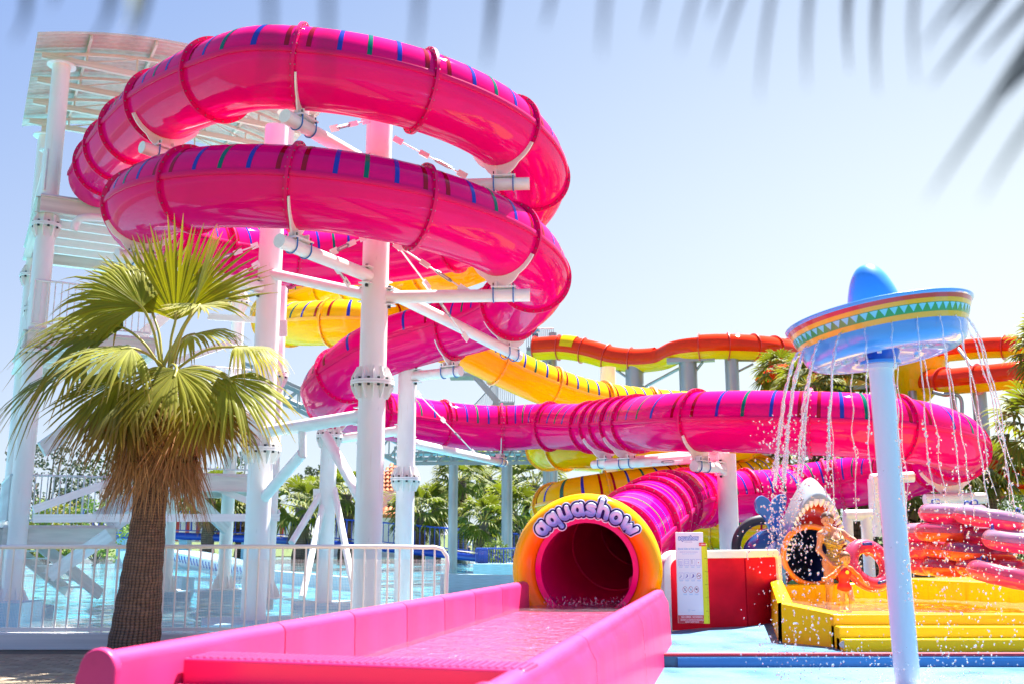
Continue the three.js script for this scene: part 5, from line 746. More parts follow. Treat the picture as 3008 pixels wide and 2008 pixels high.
// ---------------------------------------------------------------- blue sombrero shower
const hat = thing('sombrero_shower', 'giant blue sombrero shower on a pale blue pole, water pouring from its brim', 'water shower');
const hatC = V(3.746, 3.361, -9.75), hatTilt = new THREE.Euler(-0.045, 0, 0.135);
const hatQ = new THREE.Quaternion().setFromEuler(hatTilt);
{
  const blue = std(lin(0.045, 0.30, 0.80), { roughness: 0.3, clearcoat: 0.9, clearcoatRoughness: 0.06 }), deep = std(lin(0.012, 0.12, 0.62), { roughness: 0.3, clearcoat: 0.8 }), sky = std(lin(0.055, 0.31, 0.78), { roughness: 0.3, clearcoat: 0.9, clearcoatRoughness: 0.06 }), paintR = std(lin(0.55, 0.02, 0.04), { roughness: 0.35, clearcoat: 0.7 }), paintY = std(lin(0.82, 0.42, 0.01), { roughness: 0.35, clearcoat: 0.7 }), paintG = std(lin(0.015, 0.30, 0.06), { roughness: 0.35, clearcoat: 0.7 }), paintC = std(lin(0.15, 0.62, 0.80), { roughness: 0.35, clearcoat: 0.7 });
  const lathe = (pts, n = 96) => { const g = new THREE.LatheGeometry(pts.map(p => new THREE.Vector2(...p)), n); g.applyQuaternion(hatQ); return g.translate(hatC.x, hatC.y, hatC.z); };
  const pts = a => { const o = []; const c = new THREE.CatmullRomCurve3(a.map(([x, y]) => V(x, y, 0)), false, 'centripetal'); for (let i = 0; i <= a.length * 5; i++) { const p = c.getPoint(i / (a.length * 5)); o.push([Math.max(0, p.x), p.y]); } return o; };
  part('crown', lathe(pts([[0.285, 0.10], [0.277, 0.24], [0.254, 0.38], [0.217, 0.51], [0.165, 0.63], [0.098, 0.715], [0.036, 0.745], [0, 0.748]])), blue, hat);
  part('hat_band', lathe([[0.291, 0.125], [0.289, 0.15], [0.289, 0.19], [0.282, 0.19]]), paintY, hat); part('hat_band', lathe([[0.282, 0.19], [0.288, 0.192], [0.286, 0.225], [0.277, 0.225]]), paintR, hat); part('hat_band', lathe([[0.292, 0.035], [0.292, 0.125], [0.28, 0.125]]), sky, hat);
  part('brim', lathe(pts([[0.27, 0.06], [0.45, 0.05], [0.65, 0.07], [0.80, 0.13], [0.88, 0.190], [0.905, 0.202], [0.918, 0.195], [0.912, 0.178], [0.895, 0.165]])), sky, hat);
  // painted bands on the outside of the brim
  const cone = (y0, y1, o = 0) => { const r = y => 0.895 - (0.165 - y) * 0.42 + o; return [[r(y1), y1], [r((y0 + y1) / 2), (y0 + y1) / 2], [r(y0), y0]]; };
  part('painted_band', lathe(cone(0.125, 0.166)), paintR, hat); part('painted_band', lathe(cone(0.085, 0.1245)), paintY, hat); part('painted_band', lathe(cone(0.005, 0.0845)), paintG, hat); part('painted_band', lathe(cone(-0.045, 0.0045)), paintY, hat);
  const rC = y => 0.895 - (0.165 - y) * 0.42 + 0.003;
  for (let i = 0; i < 60; i++) { const a = i / 60 * TAU, h = TAU / 120 * 0.86, P = (aa, y) => V(Math.cos(aa) * rC(y), y, Math.sin(aa) * rC(y)); const g = tris([P(a - h, 0.078), P(a, 0.080), P(a, 0.014), P(a, 0.080), P(a + h, 0.078), P(a, 0.014)]); g.applyQuaternion(hatQ); g.translate(hatC.x, hatC.y, hatC.z); part('triangle', g, paintC, hat); }
  part('underside', lathe(pts([[0.806, -0.045], [0.80, -0.10], [0.77, -0.18], [0.70, -0.235], [0.62, -0.25], [0.5, -0.235], [0.35, -0.20], [0.2, -0.17], [0.12, -0.16]])), sky, hat);
  const nub = new THREE.CylinderGeometry(0.022, 0.022, 0.03, 12); for (let i = 0; i < 10; i++) { const a = i / 10 * TAU + 0.2, r = i % 2 ? 0.42 : 0.33, p = V(Math.cos(a) * r, i % 2 ? -0.225 : -0.205, Math.sin(a) * r).applyQuaternion(hatQ).add(hatC), m = part('nozzle', nub, M.white, hat); m.position.copy(p); }
  const neckTop = V(0, -0.13, 0).applyQuaternion(hatQ).add(hatC), collarY = 3.074, poleX = 3.777;
  const foot = V(poleX, -0.115, -9.80), head = V(3.717, collarY, -9.75);
  part('neck', rod(head, neckTop, 0.155, 32, 0.16), deep, hat); part('neck_flange', rod(head.clone().add(V(0, -0.015, 0)), head.clone().add(V(0, 0.015, 0)), 0.20, 32), blue, hat);
  const paleBlue = std(lin(0.66, 0.76, 0.83), { roughness: 0.3, clearcoat: 0.6, clearcoatRoughness: 0.1 });
  part('pole', rod(foot, head, 0.118, 40), paleBlue, hat); part('pole_cap', rod(head.clone().add(V(0, -0.06, 0)), head.clone().add(V(0, -0.016, 0)), 0.155, 32), paleBlue, hat);
  part('base_flange', toCreasedNormals(new THREE.LatheGeometry([[0.12, 0.09], [0.15, 0.085], [0.27, 0.07], [0.29, 0.05], [0.29, 0]].map(p => new THREE.Vector2(...p)), 40), 0.6).translate(foot.x, foot.y, foot.z), M.white, hat);
}
// streams: each a thin wavering jet that thins and breaks into beads as it falls
const waterM = std(lin(0.97, 0.98, 1.0), { roughness: 0.03, transmission: 0.92, thickness: 0.02, ior: 1.33, specularIntensity: 1 });
const foamM = std(lin(0.93, 0.95, 0.97), { roughness: 0.25, transmission: 0.45, thickness: 0, clearcoat: 1, clearcoatRoughness: 0.05 });
const beads = [];
function stream(a, out, wind, len, r0, label, n = 1) {
  const s = hatQ, p0 = V(Math.cos(a) * 0.815, -0.035, Math.sin(a) * 0.815).applyQuaternion(s).add(hatC), d = V(Math.cos(a), 0, Math.sin(a));
  const w = thing('water_jet', label, 'water jet', 'water jets falling from the sombrero');
  const path = (t, ph) => { const y = -4.9 * t * t - 0.15 * t; return p0.clone().addScaledVector(d, out * t).add(V(wind[0] * t + 0.014 * perlin.noise(t * 14, ph, 1) * (1 + 3 * t), y, wind[1] * t + 0.014 * perlin.noise(t * 14, ph, 7) * (1 + 3 * t))); };
  const T = Math.sqrt(len / 4.9);
  for (let k = 0; k < n; k++) {
    const ph = rnd() * 50 + k * 7, N = 64;
    part('jet', grid(N, 8, (u, v) => { const t = T * Math.pow(u, 0.8), c = path(t, ph), q = 0.5 + 0.55 * perlin.noise(u * 26, ph, 3) + 0.16 * perlin.noise(u * 80, ph, 9), r = r0 * (1 - 0.45 * u) * Math.max(0.14, 0.25 + q * 1.0), aa = v * TAU; return c.add(V(Math.cos(aa) * r, 0, Math.sin(aa) * r)); }), waterM, w);
    for (let i = 0; i < 44; i++) { const t = T * rr(0.72, 1.22), c = path(t, ph); if (c.y < 0) continue; beads.push([c.add(V(rr(-1, 1) * 0.05 * t, rr(-0.05, 0.05), rr(-1, 1) * 0.05 * t)), rr(0.004, 0.010)]); }
  }
}
const jetAng = Array.from({ length: 22 }, (_, i) => i / 22 * TAU + 0.11);
const nth = ['leftmost', 'second', 'third', 'fourth', 'fifth', 'sixth', 'seventh', 'eighth', 'ninth', 'tenth', 'eleventh'];
jetAng.forEach(a => {
  const near = Math.sin(a) > 0, x = Math.cos(a), leftish = x < -0.55, rank = jetAng.filter(b => (Math.sin(b) > 0) === near && Math.cos(b) < x).length;
  stream(a, leftish ? 0.45 : 0.16 + 0.25 * Math.max(0, x), [leftish ? -0.20 : x > 0.6 ? 0.12 : -0.05, 0.0], leftish ? 1.25 : 1.45 + 0.35 * rnd(), leftish ? 0.0165 : 0.0110, `${nth[rank]} ${rank ? 'water jet from the left' : 'water jet'} falling from the ${near ? 'near' : 'far'} side of the sombrero brim`, leftish ? 2 : 1);
});
{ // loose drops in the air round the shower
  const cloud = (n, cx, cz, sx, sz, y0, y1, r0, r1) => { for (let i = 0; i < n; i++) { const g = () => (rnd() + rnd() + rnd() - 1.5) / 1.5; beads.push([V(cx + g() * sx, y0 + (y1 - y0) * rnd(), cz + g() * sz), r0 + (r1 - r0) * Math.pow(rnd(), 2.2)]); } };
  const L = hatC.x - 0.98;
  cloud(420, L - 0.10, hatC.z + 0.1, 0.42, 0.55, 1.15, 2.55, 0.004, 0.011); cloud(420, L - 0.02, hatC.z, 0.75, 0.7, 0.0, 1.5, 0.004, 0.011); cloud(260, hatC.x + 0.45, hatC.z, 0.9, 0.8, 0.0, 2.0, 0.004, 0.010); cloud(220, hatC.x + 0.6, hatC.z + 0.3, 1.1, 0.9, -0.1, 1.2, 0.004, 0.011); cloud(260, hatC.x - 0.3, hatC.z + 0.3, 1.4, 1.0, -0.1, 0.35, 0.003, 0.009);
  for (let i = 0; i < 160; i++) beads.push([V(0.95 + rr(-0.55, 0.5), 0.50 + 0.10 * rnd() * rnd(), -13.15 + rr(-0.25, 0.5)), rr(0.004, 0.010)]);
  const drop = new THREE.IcosahedronGeometry(1, 2); { const p = drop.attributes.position; for (let i = 0; i < p.count; i++) { const v = V().fromBufferAttribute(p, i), k = 1 + 0.28 * perlin.noise(v.x * 1.7, v.y * 1.7, v.z * 1.7 + 4); p.setXYZ(i, v.x * k, v.y * k, v.z * k); } } const dg = toCreasedNormals(mergeVertices(drop), 3);
  const im = new THREE.InstancedMesh(dg, waterM, beads.length), m = new THREE.Matrix4(), q = new THREE.Quaternion();
  beads.forEach(([p, r], i) => { q.setFromEuler(new THREE.Euler(rr(-0.7, 0.7), rr(0, 6), rr(-0.7, 0.7))); m.compose(p, q, V(r * rr(0.6, 1.1), r * rr(0.8, 2.1), r * rr(0.6, 1.1))); im.setMatrixAt(i, m); });
  im.name = 'water_drops'; scene.add(im); tag(im, 'spray of loose water drops round the sombrero shower', 'water drops', null, 'stuff');
}

// ---------------------------------------------------------------- red slides and their grey poles in the distance
const redSlide = thing('red_tube_slide', 'distant red slide with a yellow underside, high above the long pink run', 'water slide');
function twoTone(root, run, cuts, r, open = () => false) {
  const fg = flangeGeo(r);
  for (let i = 0; i + 1 < cuts.length; i++) {
    const a = cuts[i], b = cuts[i + 1];
    if (open(a)) { part('chute_wall', shell(run, a, b, r, -0.5, 0.75, 8, 0.3), M.red, root); part('chute_wall', shell(run, a, b, r, Math.PI - 0.75, Math.PI + 0.5, 8, 0.3), M.red, root); }
    else part('tube_section', shell(run, a, b, r, -0.5, Math.PI + 0.5, 26, 0.3), M.red, root);
    part('tube_bottom', shell(run, a, b, r, Math.PI + 0.5, TAU - 0.5, 14, 0.3), M.yellow, root);
  }
  cuts.forEach(s => { if (open(s)) return; const f = part('flange', fg, M.redFlange, root); f.scale.set(1, 0.7, 1); orient(f, run.frame(s)); });
}
{
  const r = new Run([[1.125, 10.068, -46.5], [2.403, 10.038, -46], [3.608, 9.756, -45.5], [4.782, 9.334, -45], [5.932, 9.164, -44.5], [6.861, 9.198, -44], [7.532, 9.376, -43], [8.756, 9.42, -42.5], [10.293, 9.401, -42.5], [12.101, 9.449, -43.5], [14.026, 9.595, -46]]);
  const c = []; for (let s = 0; s <= r.L; s += r.L / 13) c.push(s); c[13] = r.L; twoTone(redSlide, r, c, 0.55, s => s > r.L * 0.34 && s < r.L * 0.50);
  part('hood', shell(r, r.L * 0.09, r.L * 0.13, 0.60, 0, Math.PI, 18, 0.2), M.yellow, redSlide);
}
const greyPole = (label, vx, z, y1, rad, mat = M.steel) => { const p = thing('steel_post', label, 'pole', 'posts under the distant slides'); part('shaft', rod([vx, -0.02, -z], [vx, y1, -z], rad, 24), mat, p); return p; };
{ const p = greyPole('grey post left of the next two under the red slide', 5.641, 44.6, 9.264, 0.42); part('strut', rod([6.052, 8.652, -44.6], [7.283, 8.888, -43.6], 0.06, 8), M.steel, p); part('strut', rod([6.034, 7.923, -44.6], [7.611, 8.688, -43.6], 0.07, 8), M.steel, p); part('strut', rod([5.323, 8.368, -44.6], [4.573, 9.005, -45], 0.06, 8), M.steel, p); part('strut', rod([5.343, 9.264, -44.6], [4.657, 9.169, -45], 0.05, 8), M.steel, p); }
{ const p = greyPole('middle grey post under the red slide', 7.824, 43, 8.863, 0.40); part('beam', bar([6.894, 8.863, -43], [8.948, 8.911, -42.6], 0.5, 0.2), M.steel, p); part('strut', rod([8.138, 8.392, -43], [8.424, 8.772, -42.7], 0.06, 8), M.steel, p); }
{ const p = greyPole('right grey post under the red slide, before the sombrero', 9.68, 42.6, 9.028, 0.30); part('strut', rod([9.922, 8.327, -42.6], [10.629, 8.677, -42.6], 0.05, 8), M.steel, p); part('strut', rod([9.944, 8.833, -42.6], [10.674, 8.833, -42.6], 0.05, 8), M.steel, p); }
greyPole('short pale post beside the yellow slide, under the red one', 3.303, 33.4, 6.983, 0.27, M.whiteRough);
{ const p = greyPole('leaning grey post at the far right behind the pink bend', 14.889, 31, 6.639, 0.22); part('pipe', tubeOf([[13.418, 5.793, -31], [13.69, 5.723, -31], [14.107, 5.723, -31], [14.291, 5.597, -31], [14.224, 4.514, -31]], 0.06, 24, 8), M.steel, p); part('strut', rod([14.77, 6.61, -31], [15.299, 7.552, -33], 0.06, 8), M.steel, p); part('strut', rod([15.092, 6.159, -31], [16.306, 5.625, -31], 0.05, 8), M.steel, p); part('strut', rod([15.142, 6.102, -31], [17.429, 6.616, -33], 0.04, 8), M.steel, p); }
greyPole('thin grey post behind the sombrero streams', 15.419, 34, 6.249, 0.11); greyPole('grey post under the yellow funnel', 13.593, 33, 6.107, 0.14);
const redHigh = thing('red_tube_slide', 'upper red tube at the right edge, level with the sombrero brim', 'water slide');
{ const r = new Run([[14.463, 8.093, -37], [15.645, 7.887, -35.5], [16.688, 7.769, -34], [17.991, 7.612, -33], [19.477, 7.552, -33]]); const c = [0, 2.2, 4.4, 6.4].filter(s => s < r.L).concat(r.L); twoTone(redHigh, r, c, 0.36); }
const redLow = thing('red_tube_slide', 'red tube with a rounded elbow behind the sombrero, below the upper red tube', 'water slide');
{ const r = new Run([[9.456, 5.982, -36], [9.327, 6.632, -36], [9.721, 7.09, -36], [11.077, 7.315, -37], [13.416, 7.302, -38], [14.24, 6.773, -35], [14.166, 6.269, -32], [14.744, 6.137, -30.5], [15.85, 6.196, -30], [17.225, 6.305, -30]]); const c = []; for (let i = 0; i <= 12; i++) c.push(r.L * i / 12); twoTone(redLow, r, c, 0.42); }
const redGround = thing('red_tube_slide', 'lowest red tube at the right edge, above the dark shrubs', 'water slide');
{ const r = new Run([[14.457, 3.417, -31], [14.916, 3.326, -30], [15.436, 3.185, -29], [16.444, 3.033, -29]]); twoTone(redGround, r, [0, r.L / 2, r.L], 0.45); const q = new Run([[15.642, 2.852, -32], [15.64, 2.901, -31], [16.187, 2.8, -30]]); twoTone(redGround, q, [0, q.L], 0.34); }
const funnel = thing('yellow_funnel', 'yellow bowl-shaped slide wall behind the sombrero pole', 'slide funnel');
{ const c = vec([13.792, 6.695, -33.5]); part('bowl', toCreasedNormals(new THREE.LatheGeometry([[0.15, -0.95], [0.55, -0.7], [0.78, -0.25], [0.86, 0.25], [0.84, 0.7]].map(p => new THREE.Vector2(...p)), 28), 0.35).rotateZ(-0.25).translate(c.x + 0.2, c.y - 0.05, c.z), M.yellow, funnel); for (let i = 0; i < 3; i++) part('panel', rbox(0.92, 1.0, 0.08, [c.x - 0.75 - i * 0.95, c.y, c.z - 0.3], 0.02, 0.12), M.yellowFlange, funnel); part('beam', bar([c.x - 2.8, c.y - 0.42, c.z + 0.1], [c.x + 0.2, c.y - 0.36, c.z + 0.1], 0.1, 0.12), M.steel, funnel); part('beam', bar([c.x - 0.25, c.y + 0.1, c.z - 0.05], [c.x - 0.2, c.y - 0.42, c.z + 0.1], 0.1, 0.12), M.steel, funnel); }
const yellowFar = thing('yellow_tube_slide', 'yellow slide top showing just above the sombrero brim', 'water slide');
{ const r = new Run([[14.42, 10.394, -42], [15.405, 10.523, -41], [16.495, 10.431, -40], [17.942, 10.301, -40]]); tubeSlide(yellowFar, r, [0, r.L * 0.55, r.L], 0.36, { tube: M.yellow, flange: M.yellowFlange }, { rails: false, na: 24, bolts: 8 }); part('post', rod([16.571, -0.02, -40.2], [16.568, 10.345, -40.2], 0.2, 16), M.steel, yellowFar); }
// palms at the right
function placeTall(k, vx, z, tall, scale, label) { const p = placePalm(k, [vx, 0, -z], scale, k * 1.3 + vx, label); const foot = { 0: 2.6, 1: 3.2, 2: 2.1 }[k] * scale; p.position.y = tall - foot; if (p.position.y > 0) { const tr = p.children.find(c => c.name === 'trunk'); tr.scale.y = tall / foot; tr.position.y = -p.position.y / scale; } return p; }
placeTall(1, 12.308, 22, 5.501, 0.72, 'tall palm whose leaves reach in at the right edge');
placeTall(0, 10.012, 32.5, 6.271, 0.95, 'palm behind the left half of the sombrero streams'); placeTall(2, 11.416, 33, 6.226, 1.0, 'palm just left of the sombrero pole'); placeTall(0, 9.59, 34.5, 7.01, 0.75, 'small palm before the red elbow');
placeTall(2, 12.251, 30, 2.696, 1.15, 'dark palm behind the goalpost frames'); placeTall(0, 13.973, 29, 3.223, 0.8, 'palm with straw-coloured leaves right of the pink bend'); placeTall(2, 9.221, 31, 3.349, 1.0, 'palm between the upper and lower pink runs'); placeTall(1, 11.055, 31, 3.145, 1.1, 'palm behind the lower pink run near the pole');
placeTall(1, 12.517, 23, 3.761, 1.0, 'lower palm reaching in at the right edge');
// hedges closing the view at the right
for (const [vx, z, h, l] of [[6.055, 36, 2.0, 'hedge behind the rules board'], [8.369, 36.5, 2.2, 'hedge left of the shark head'], [12.016, 35, 2.8, 'hedge behind the low white post frame'], [14.527, 35.5, 3.0, 'hedge behind the pink tubes'], [18.684, 36, 3.2, 'hedge at the far right']]) tag(leafTree('hedge', [vx, -0.02, -z], h, h * 0.75, { green: [0.05, 0.085, 0.015], bare: 0.03, size: 0.085, clumps: 46, clump: 1.25 }), l, 'hedge', 'hedges behind the slides');
// ---------------------------------------------------------------- leaves hanging close to the camera along the top
function overhang(label, z, list, c) {
  const f = thing('palm_frond', label, 'palm frond', 'palm fronds hanging close overhead'), mat = std(lin(...c), { roughness: 0.85, transmission: 0.12, thickness: 0 });
  let lo = null, hi = null;
  for (const [ax, ay, az, bx, by, bz, w] of list) { const a = V(ax, ay, az), b = V(bx, by, bz), s = V().crossVectors(V().subVectors(b, a), V(0, 0, 1)).normalize(); if (!lo || a.x < lo.x) lo = a; if (!hi || a.x > hi.x) hi = a; part('leaflet', grid(10, 2, (u, v) => a.clone().lerp(b, u).addScaledVector(s, (v - 0.5) * 2 * w * Math.pow(1 - u, 0.85)).add(V(0, 0, -0.012 * Math.sin(u * 3) + Math.abs(v - 0.5) * w))), mat, f); }
  part('stalk', tubeOf([lo.clone().add(V(-0.02, 0.02, 0)), lo.clone().lerp(hi, 0.5).add(V(0, 0.03, 0)), hi.clone().add(V(0.02, 0.02, 0))], 0.008, 20, 8), mat, f);
}
overhang('blurred dark palm leaf tips at the upper left corner', 0.9, [[-0.382, 1.834, -0.702, -0.387, 1.773, -0.702, 0.0048], [-0.313, 1.834, -0.702, -0.325, 1.773, -0.702, 0.0053], [-0.291, 1.844, -0.718, -0.307, 1.772, -0.718, 0.0048], [-0.382, 1.863, -0.741, -0.382, 1.823, -0.741, 0.0035]], [0.035, 0.04, 0.05]);
overhang('pale blurred leaf tip hanging above the tower roof', 0.85, [[-0.283, 1.807, -0.663, -0.284, 1.761, -0.663, 0.0053]], [0.55, 0.50, 0.42]);  // pale colour paints in the sunlight falling on this leaf
overhang('faint blurred leaf tips hanging before the upper pink coil', 0.8, [[-0.17, 1.79, -0.624, -0.17, 1.687, -0.624, 0.0032], [-0.129, 1.79, -0.624, -0.13, 1.685, -0.624, 0.0032], [-0.068, 1.814, -0.663, -0.073, 1.734, -0.663, 0.0035], [-0.013, 1.863, -0.741, -0.022, 1.767, -0.741, 0.0050], [-0.01, 1.936, -0.858, -0.023, 1.881, -0.858, 0.0053]], [0.028, 0.026, 0.04]);
overhang('row of blurred leaf tips along the top, right of the coil', 1.0, [[0.04, 1.887, -0.78, 0.027, 1.825, -0.78, 0.0035], [0.076, 1.838, -0.702, 0.069, 1.757, -0.702, 0.0029], [0.13, 1.887, -0.78, 0.115, 1.817, -0.78, 0.0029], [0.167, 1.887, -0.78, 0.144, 1.8, -0.78, 0.0029], [0.207, 1.936, -0.858, 0.187, 1.872, -0.858, 0.0035], [0.208, 1.887, -0.78, 0.174, 1.786, -0.78, 0.0035], [0.243, 1.911, -0.819, 0.221, 1.776, -0.819, 0.0032], [0.289, 1.936, -0.858, 0.277, 1.807, -0.858, 0.0038], [0.37, 2.009, -0.975, 0.361, 1.883, -0.975, 0.0056], [0.386, 1.984, -0.936, 0.374, 1.84, -0.936, 0.0050], [0.373, 1.911, -0.819, 0.363, 1.795, -0.819, 0.0035]], [0.03, 0.022, 0.03]);
overhang('dark blurred leaves slanting in at the upper right corner', 1.0, [[0.528, 1.903, -0.858, 0.416, 1.747, -0.858, 0.0088], [0.446, 1.815, -0.741, 0.326, 1.654, -0.741, 0.0055], [0.462, 1.902, -0.819, 0.373, 1.789, -0.819, 0.0062], [0.425, 1.883, -0.78, 0.379, 1.829, -0.78, 0.0046], [0.39, 1.863, -0.741, 0.333, 1.784, -0.741, 0.0041], [0.522, 1.926, -0.858, 0.436, 1.832, -0.858, 0.0067], [0.425, 1.746, -0.702, 0.351, 1.641, -0.702, 0.0041], [0.576, 1.915, -0.936, 0.501, 1.832, -0.936, 0.0067]], [0.022, 0.026, 0.04]);

// ---------------------------------------------------------------- people
function sdf(bones, k) { return p => { let d = 1e9; for (const [a, b, ra, rb] of bones) { const bx = b[0] - a[0], by = b[1] - a[1], bz = b[2] - a[2], px = p[0] - a[0], py = p[1] - a[1], pz = p[2] - a[2], l2 = bx * bx + by * by + bz * bz || 1e-9, t = Math.max(0, Math.min(1, (px * bx + py * by + pz * bz) / l2)), q = Math.hypot(px - bx * t, py - by * t, pz - bz * t) - (ra + (rb - ra) * t); const h = Math.max(0, k - Math.abs(d - q)) / k; d = Math.min(d, q) - h * h * k * 0.25; } return d; }; }
function surface(f, c, R, n) { // marching cubes round c within +-R
  const mc = new MarchingCubes(n, new THREE.MeshStandardMaterial(), false, false, 200000), half = n / 2; mc.isolation = 0;
  for (let z = 0; z < n; z++) for (let y = 0; y < n; y++) for (let x = 0; x < n; x++) mc.field[x + y * n + z * n * n] = -f([c[0] + (x - half) / half * R, c[1] + (y - half) / half * R, c[2] + (z - half) / half * R]);
  mc.update(); const m = mc.count, g = new THREE.BufferGeometry(), p = new Float32Array(m * 3), nn = new Float32Array(m * 3);
  for (let i = 0; i < m; i++) { for (let q = 0; q < 3; q++) { p[i * 3 + q] = c[q] + mc.positionArray[i * 3 + q] * R; nn[i * 3 + q] = mc.normalArray[i * 3 + q]; } }
  g.setAttribute('position', new THREE.BufferAttribute(p, 3)); g.setAttribute('normal', new THREE.BufferAttribute(nn, 3)); return g;
}
function paint(g, f) { const p = g.attributes.position, c = new Float32Array(p.count * 3); for (let i = 0; i < p.count; i++) { const q = f(p.getX(i), p.getY(i), p.getZ(i)); c.set(q, i * 3); } g.setAttribute('color', new THREE.BufferAttribute(c, 3)); return g; }
const skinMat = std(lin(1, 1, 1), { vertexColors: true, roughness: 0.45, clearcoat: 0.25, clearcoatRoughness: 0.3 });
function hand(w, dir, palm, s) { // five fingers from a wrist
  const d = V(...dir).normalize(), n = V(...palm).normalize(), t = V().crossVectors(d, n).normalize(), at = (a, b, c) => [w[0] + (d.x * a + t.x * b + n.x * c) * s, w[1] + (d.y * a + t.y * b + n.y * c) * s, w[2] + (d.z * a + t.z * b + n.z * c) * s], o = [[at(0, 0, 0), at(0.07, 0.01, 0), 0.027 * s, 0.030 * s], [at(0.02, -0.012, 0), at(0.075, -0.022, 0), 0.022 * s, 0.022 * s]];
  [[-0.030, 0.060], [-0.011, 0.074], [0.010, 0.070], [0.030, 0.055]].forEach(([b, l]) => { o.push([at(0.075, b, 0), at(0.075 + l * 0.55, b * 1.15, 0.008), 0.0095 * s, 0.0088 * s], [at(0.075 + l * 0.55, b * 1.15, 0.008), at(0.075 + l * 0.95, b * 1.2, 0.026), 0.0088 * s, 0.0075 * s]); });
  o.push([at(0.02, -0.025, 0.004), at(0.055, -0.055, 0.014), 0.012 * s, 0.010 * s], [at(0.055, -0.055, 0.014), at(0.078, -0.062, 0.024), 0.010 * s, 0.008 * s]); return o;
}
function figure(o) {
  const j = o.j, s = o.s, B = []; const bone = (a, b, ra, rb) => B.push([j[a], j[b], ra * s, rb * s]);
  bone('neck', 'chest', 0.052, 0.10); bone('chest', 'waist', 0.125, 0.105); bone('waist', 'hip', 0.108, 0.135); B.push([[j.chest[0] - 0.06 * s, j.chest[1], j.chest[2]], [j.chest[0] + 0.06 * s, j.chest[1], j.chest[2]], 0.115 * s, 0.115 * s], [[j.hip[0] - 0.06 * s, j.hip[1] - 0.03 * s, j.hip[2]], [j.hip[0] + 0.06 * s, j.hip[1] - 0.03 * s, j.hip[2]], 0.12 * s, 0.12 * s]);
  if (o.bust) for (const e of [-1, 1]) B.push([[j.chest[0] + e * 0.075 * s, j.chest[1] - 0.03 * s, j.chest[2] + 0.10 * s], [j.chest[0] + e * 0.075 * s, j.chest[1] - 0.05 * s, j.chest[2] + 0.10 * s], 0.070 * s, 0.070 * s]);
  for (const e of ['L', 'R']) { bone('neck', 'sh' + e, 0.055, 0.06); bone('sh' + e, 'el' + e, 0.056, 0.042); bone('el' + e, 'wr' + e, 0.043, 0.028); bone('hp' + e, 'kn' + e, 0.105 * (o.leg ?? 1), 0.062); bone('kn' + e, 'an' + e, 0.062, 0.040); bone('an' + e, 'to' + e, 0.042, 0.032); }
  bone('head0', 'neck', 0.05, 0.055);
  const k = 0.045 * s, f = sdf(B, k), parts = [], skin = o.skin;
  const all = Object.values(j), c = [0, 1, 2].map(q => (Math.min(...all.map(a => a[q])) + Math.max(...all.map(a => a[q]))) / 2), R = Math.max(...[0, 1, 2].map(q => (Math.max(...all.map(a => a[q])) - Math.min(...all.map(a => a[q]))) / 2)) + 0.24 * s;
  parts.push(paint(surface(f, c, R, o.n ?? 84), () => skin));
  // head with features
  const h = j.head, fw = V(...o.face).normalize(), rt = V().crossVectors(UP, fw).normalize(), up = V().crossVectors(fw, rt), hp = (a, b, c2) => [h[0] + (rt.x * a + up.x * b + fw.x * c2) * s * o.hs, h[1] + (rt.y * a + up.y * b + fw.y * c2) * s * o.hs, h[2] + (rt.z * a + up.z * b + fw.z * c2) * s * o.hs], hs = s * o.hs;
  const HB = [[hp(0, 0.03, -0.015), hp(0, 0.035, 0.005), 0.092 * hs, 0.088 * hs], [hp(0, -0.01, 0.02), hp(0, -0.075, 0.045), 0.072 * hs, 0.040 * hs], [hp(-0.03, -0.03, 0.035), hp(0.03, -0.03, 0.035), 0.05 * hs, 0.05 * hs], [hp(0, 0.02, 0.088), hp(0, -0.022, 0.108), 0.010 * hs, 0.016 * hs], [hp(0, -0.055, 0.078), hp(0, -0.06, 0.078), 0.018 * hs, 0.018 * hs], [hp(0.09, 0, -0.01), hp(0.09, -0.03, -0.005), 0.016 * hs, 0.012 * hs], [hp(-0.09, 0, -0.01), hp(-0.09, -0.03, -0.005), 0.016 * hs, 0.012 * hs], [hp(0, -0.06, -0.01), j.neck, 0.05 * hs, 0.05 * s]];
  parts.push(paint(surface(sdf(HB, 0.02 * hs), h, 0.2 * hs, 46), (x, y, z) => { const v = V(x - h[0], y - h[1], z - h[2]).multiplyScalar(1 / hs), a = v.dot(rt), b = v.dot(up), c2 = v.dot(fw); if (c2 > 0.03) { if (Math.hypot(Math.abs(a) - 0.033, (b - 0.012) * 1.6) < 0.014) return [0.04, 0.03, 0.03]; if (Math.hypot((Math.abs(a) - 0.033) * 0.6, b - 0.036) < 0.008) return [0.10, 0.06, 0.04]; if (Math.hypot(a * 0.5, b + 0.058) < 0.012) return [0.45, 0.10, 0.10]; } return skin; }));
  for (const e of ['L', 'R']) parts.push(paint(surface(sdf(hand(j['wr' + e], o['hand' + e], o['palm' + e], s), 0.008 * s), [j['wr' + e][0] + o['hand' + e][0] * 0.07 * s, j['wr' + e][1] + o['hand' + e][1] * 0.07 * s, j['wr' + e][2] + o['hand' + e][2] * 0.07 * s], 0.13 * s, 40), () => skin));
  const t = thing('person', o.label, 'person'); const body = new THREE.Mesh(mergeGeometries(parts), skinMat); body.name = 'body'; t.add(body);
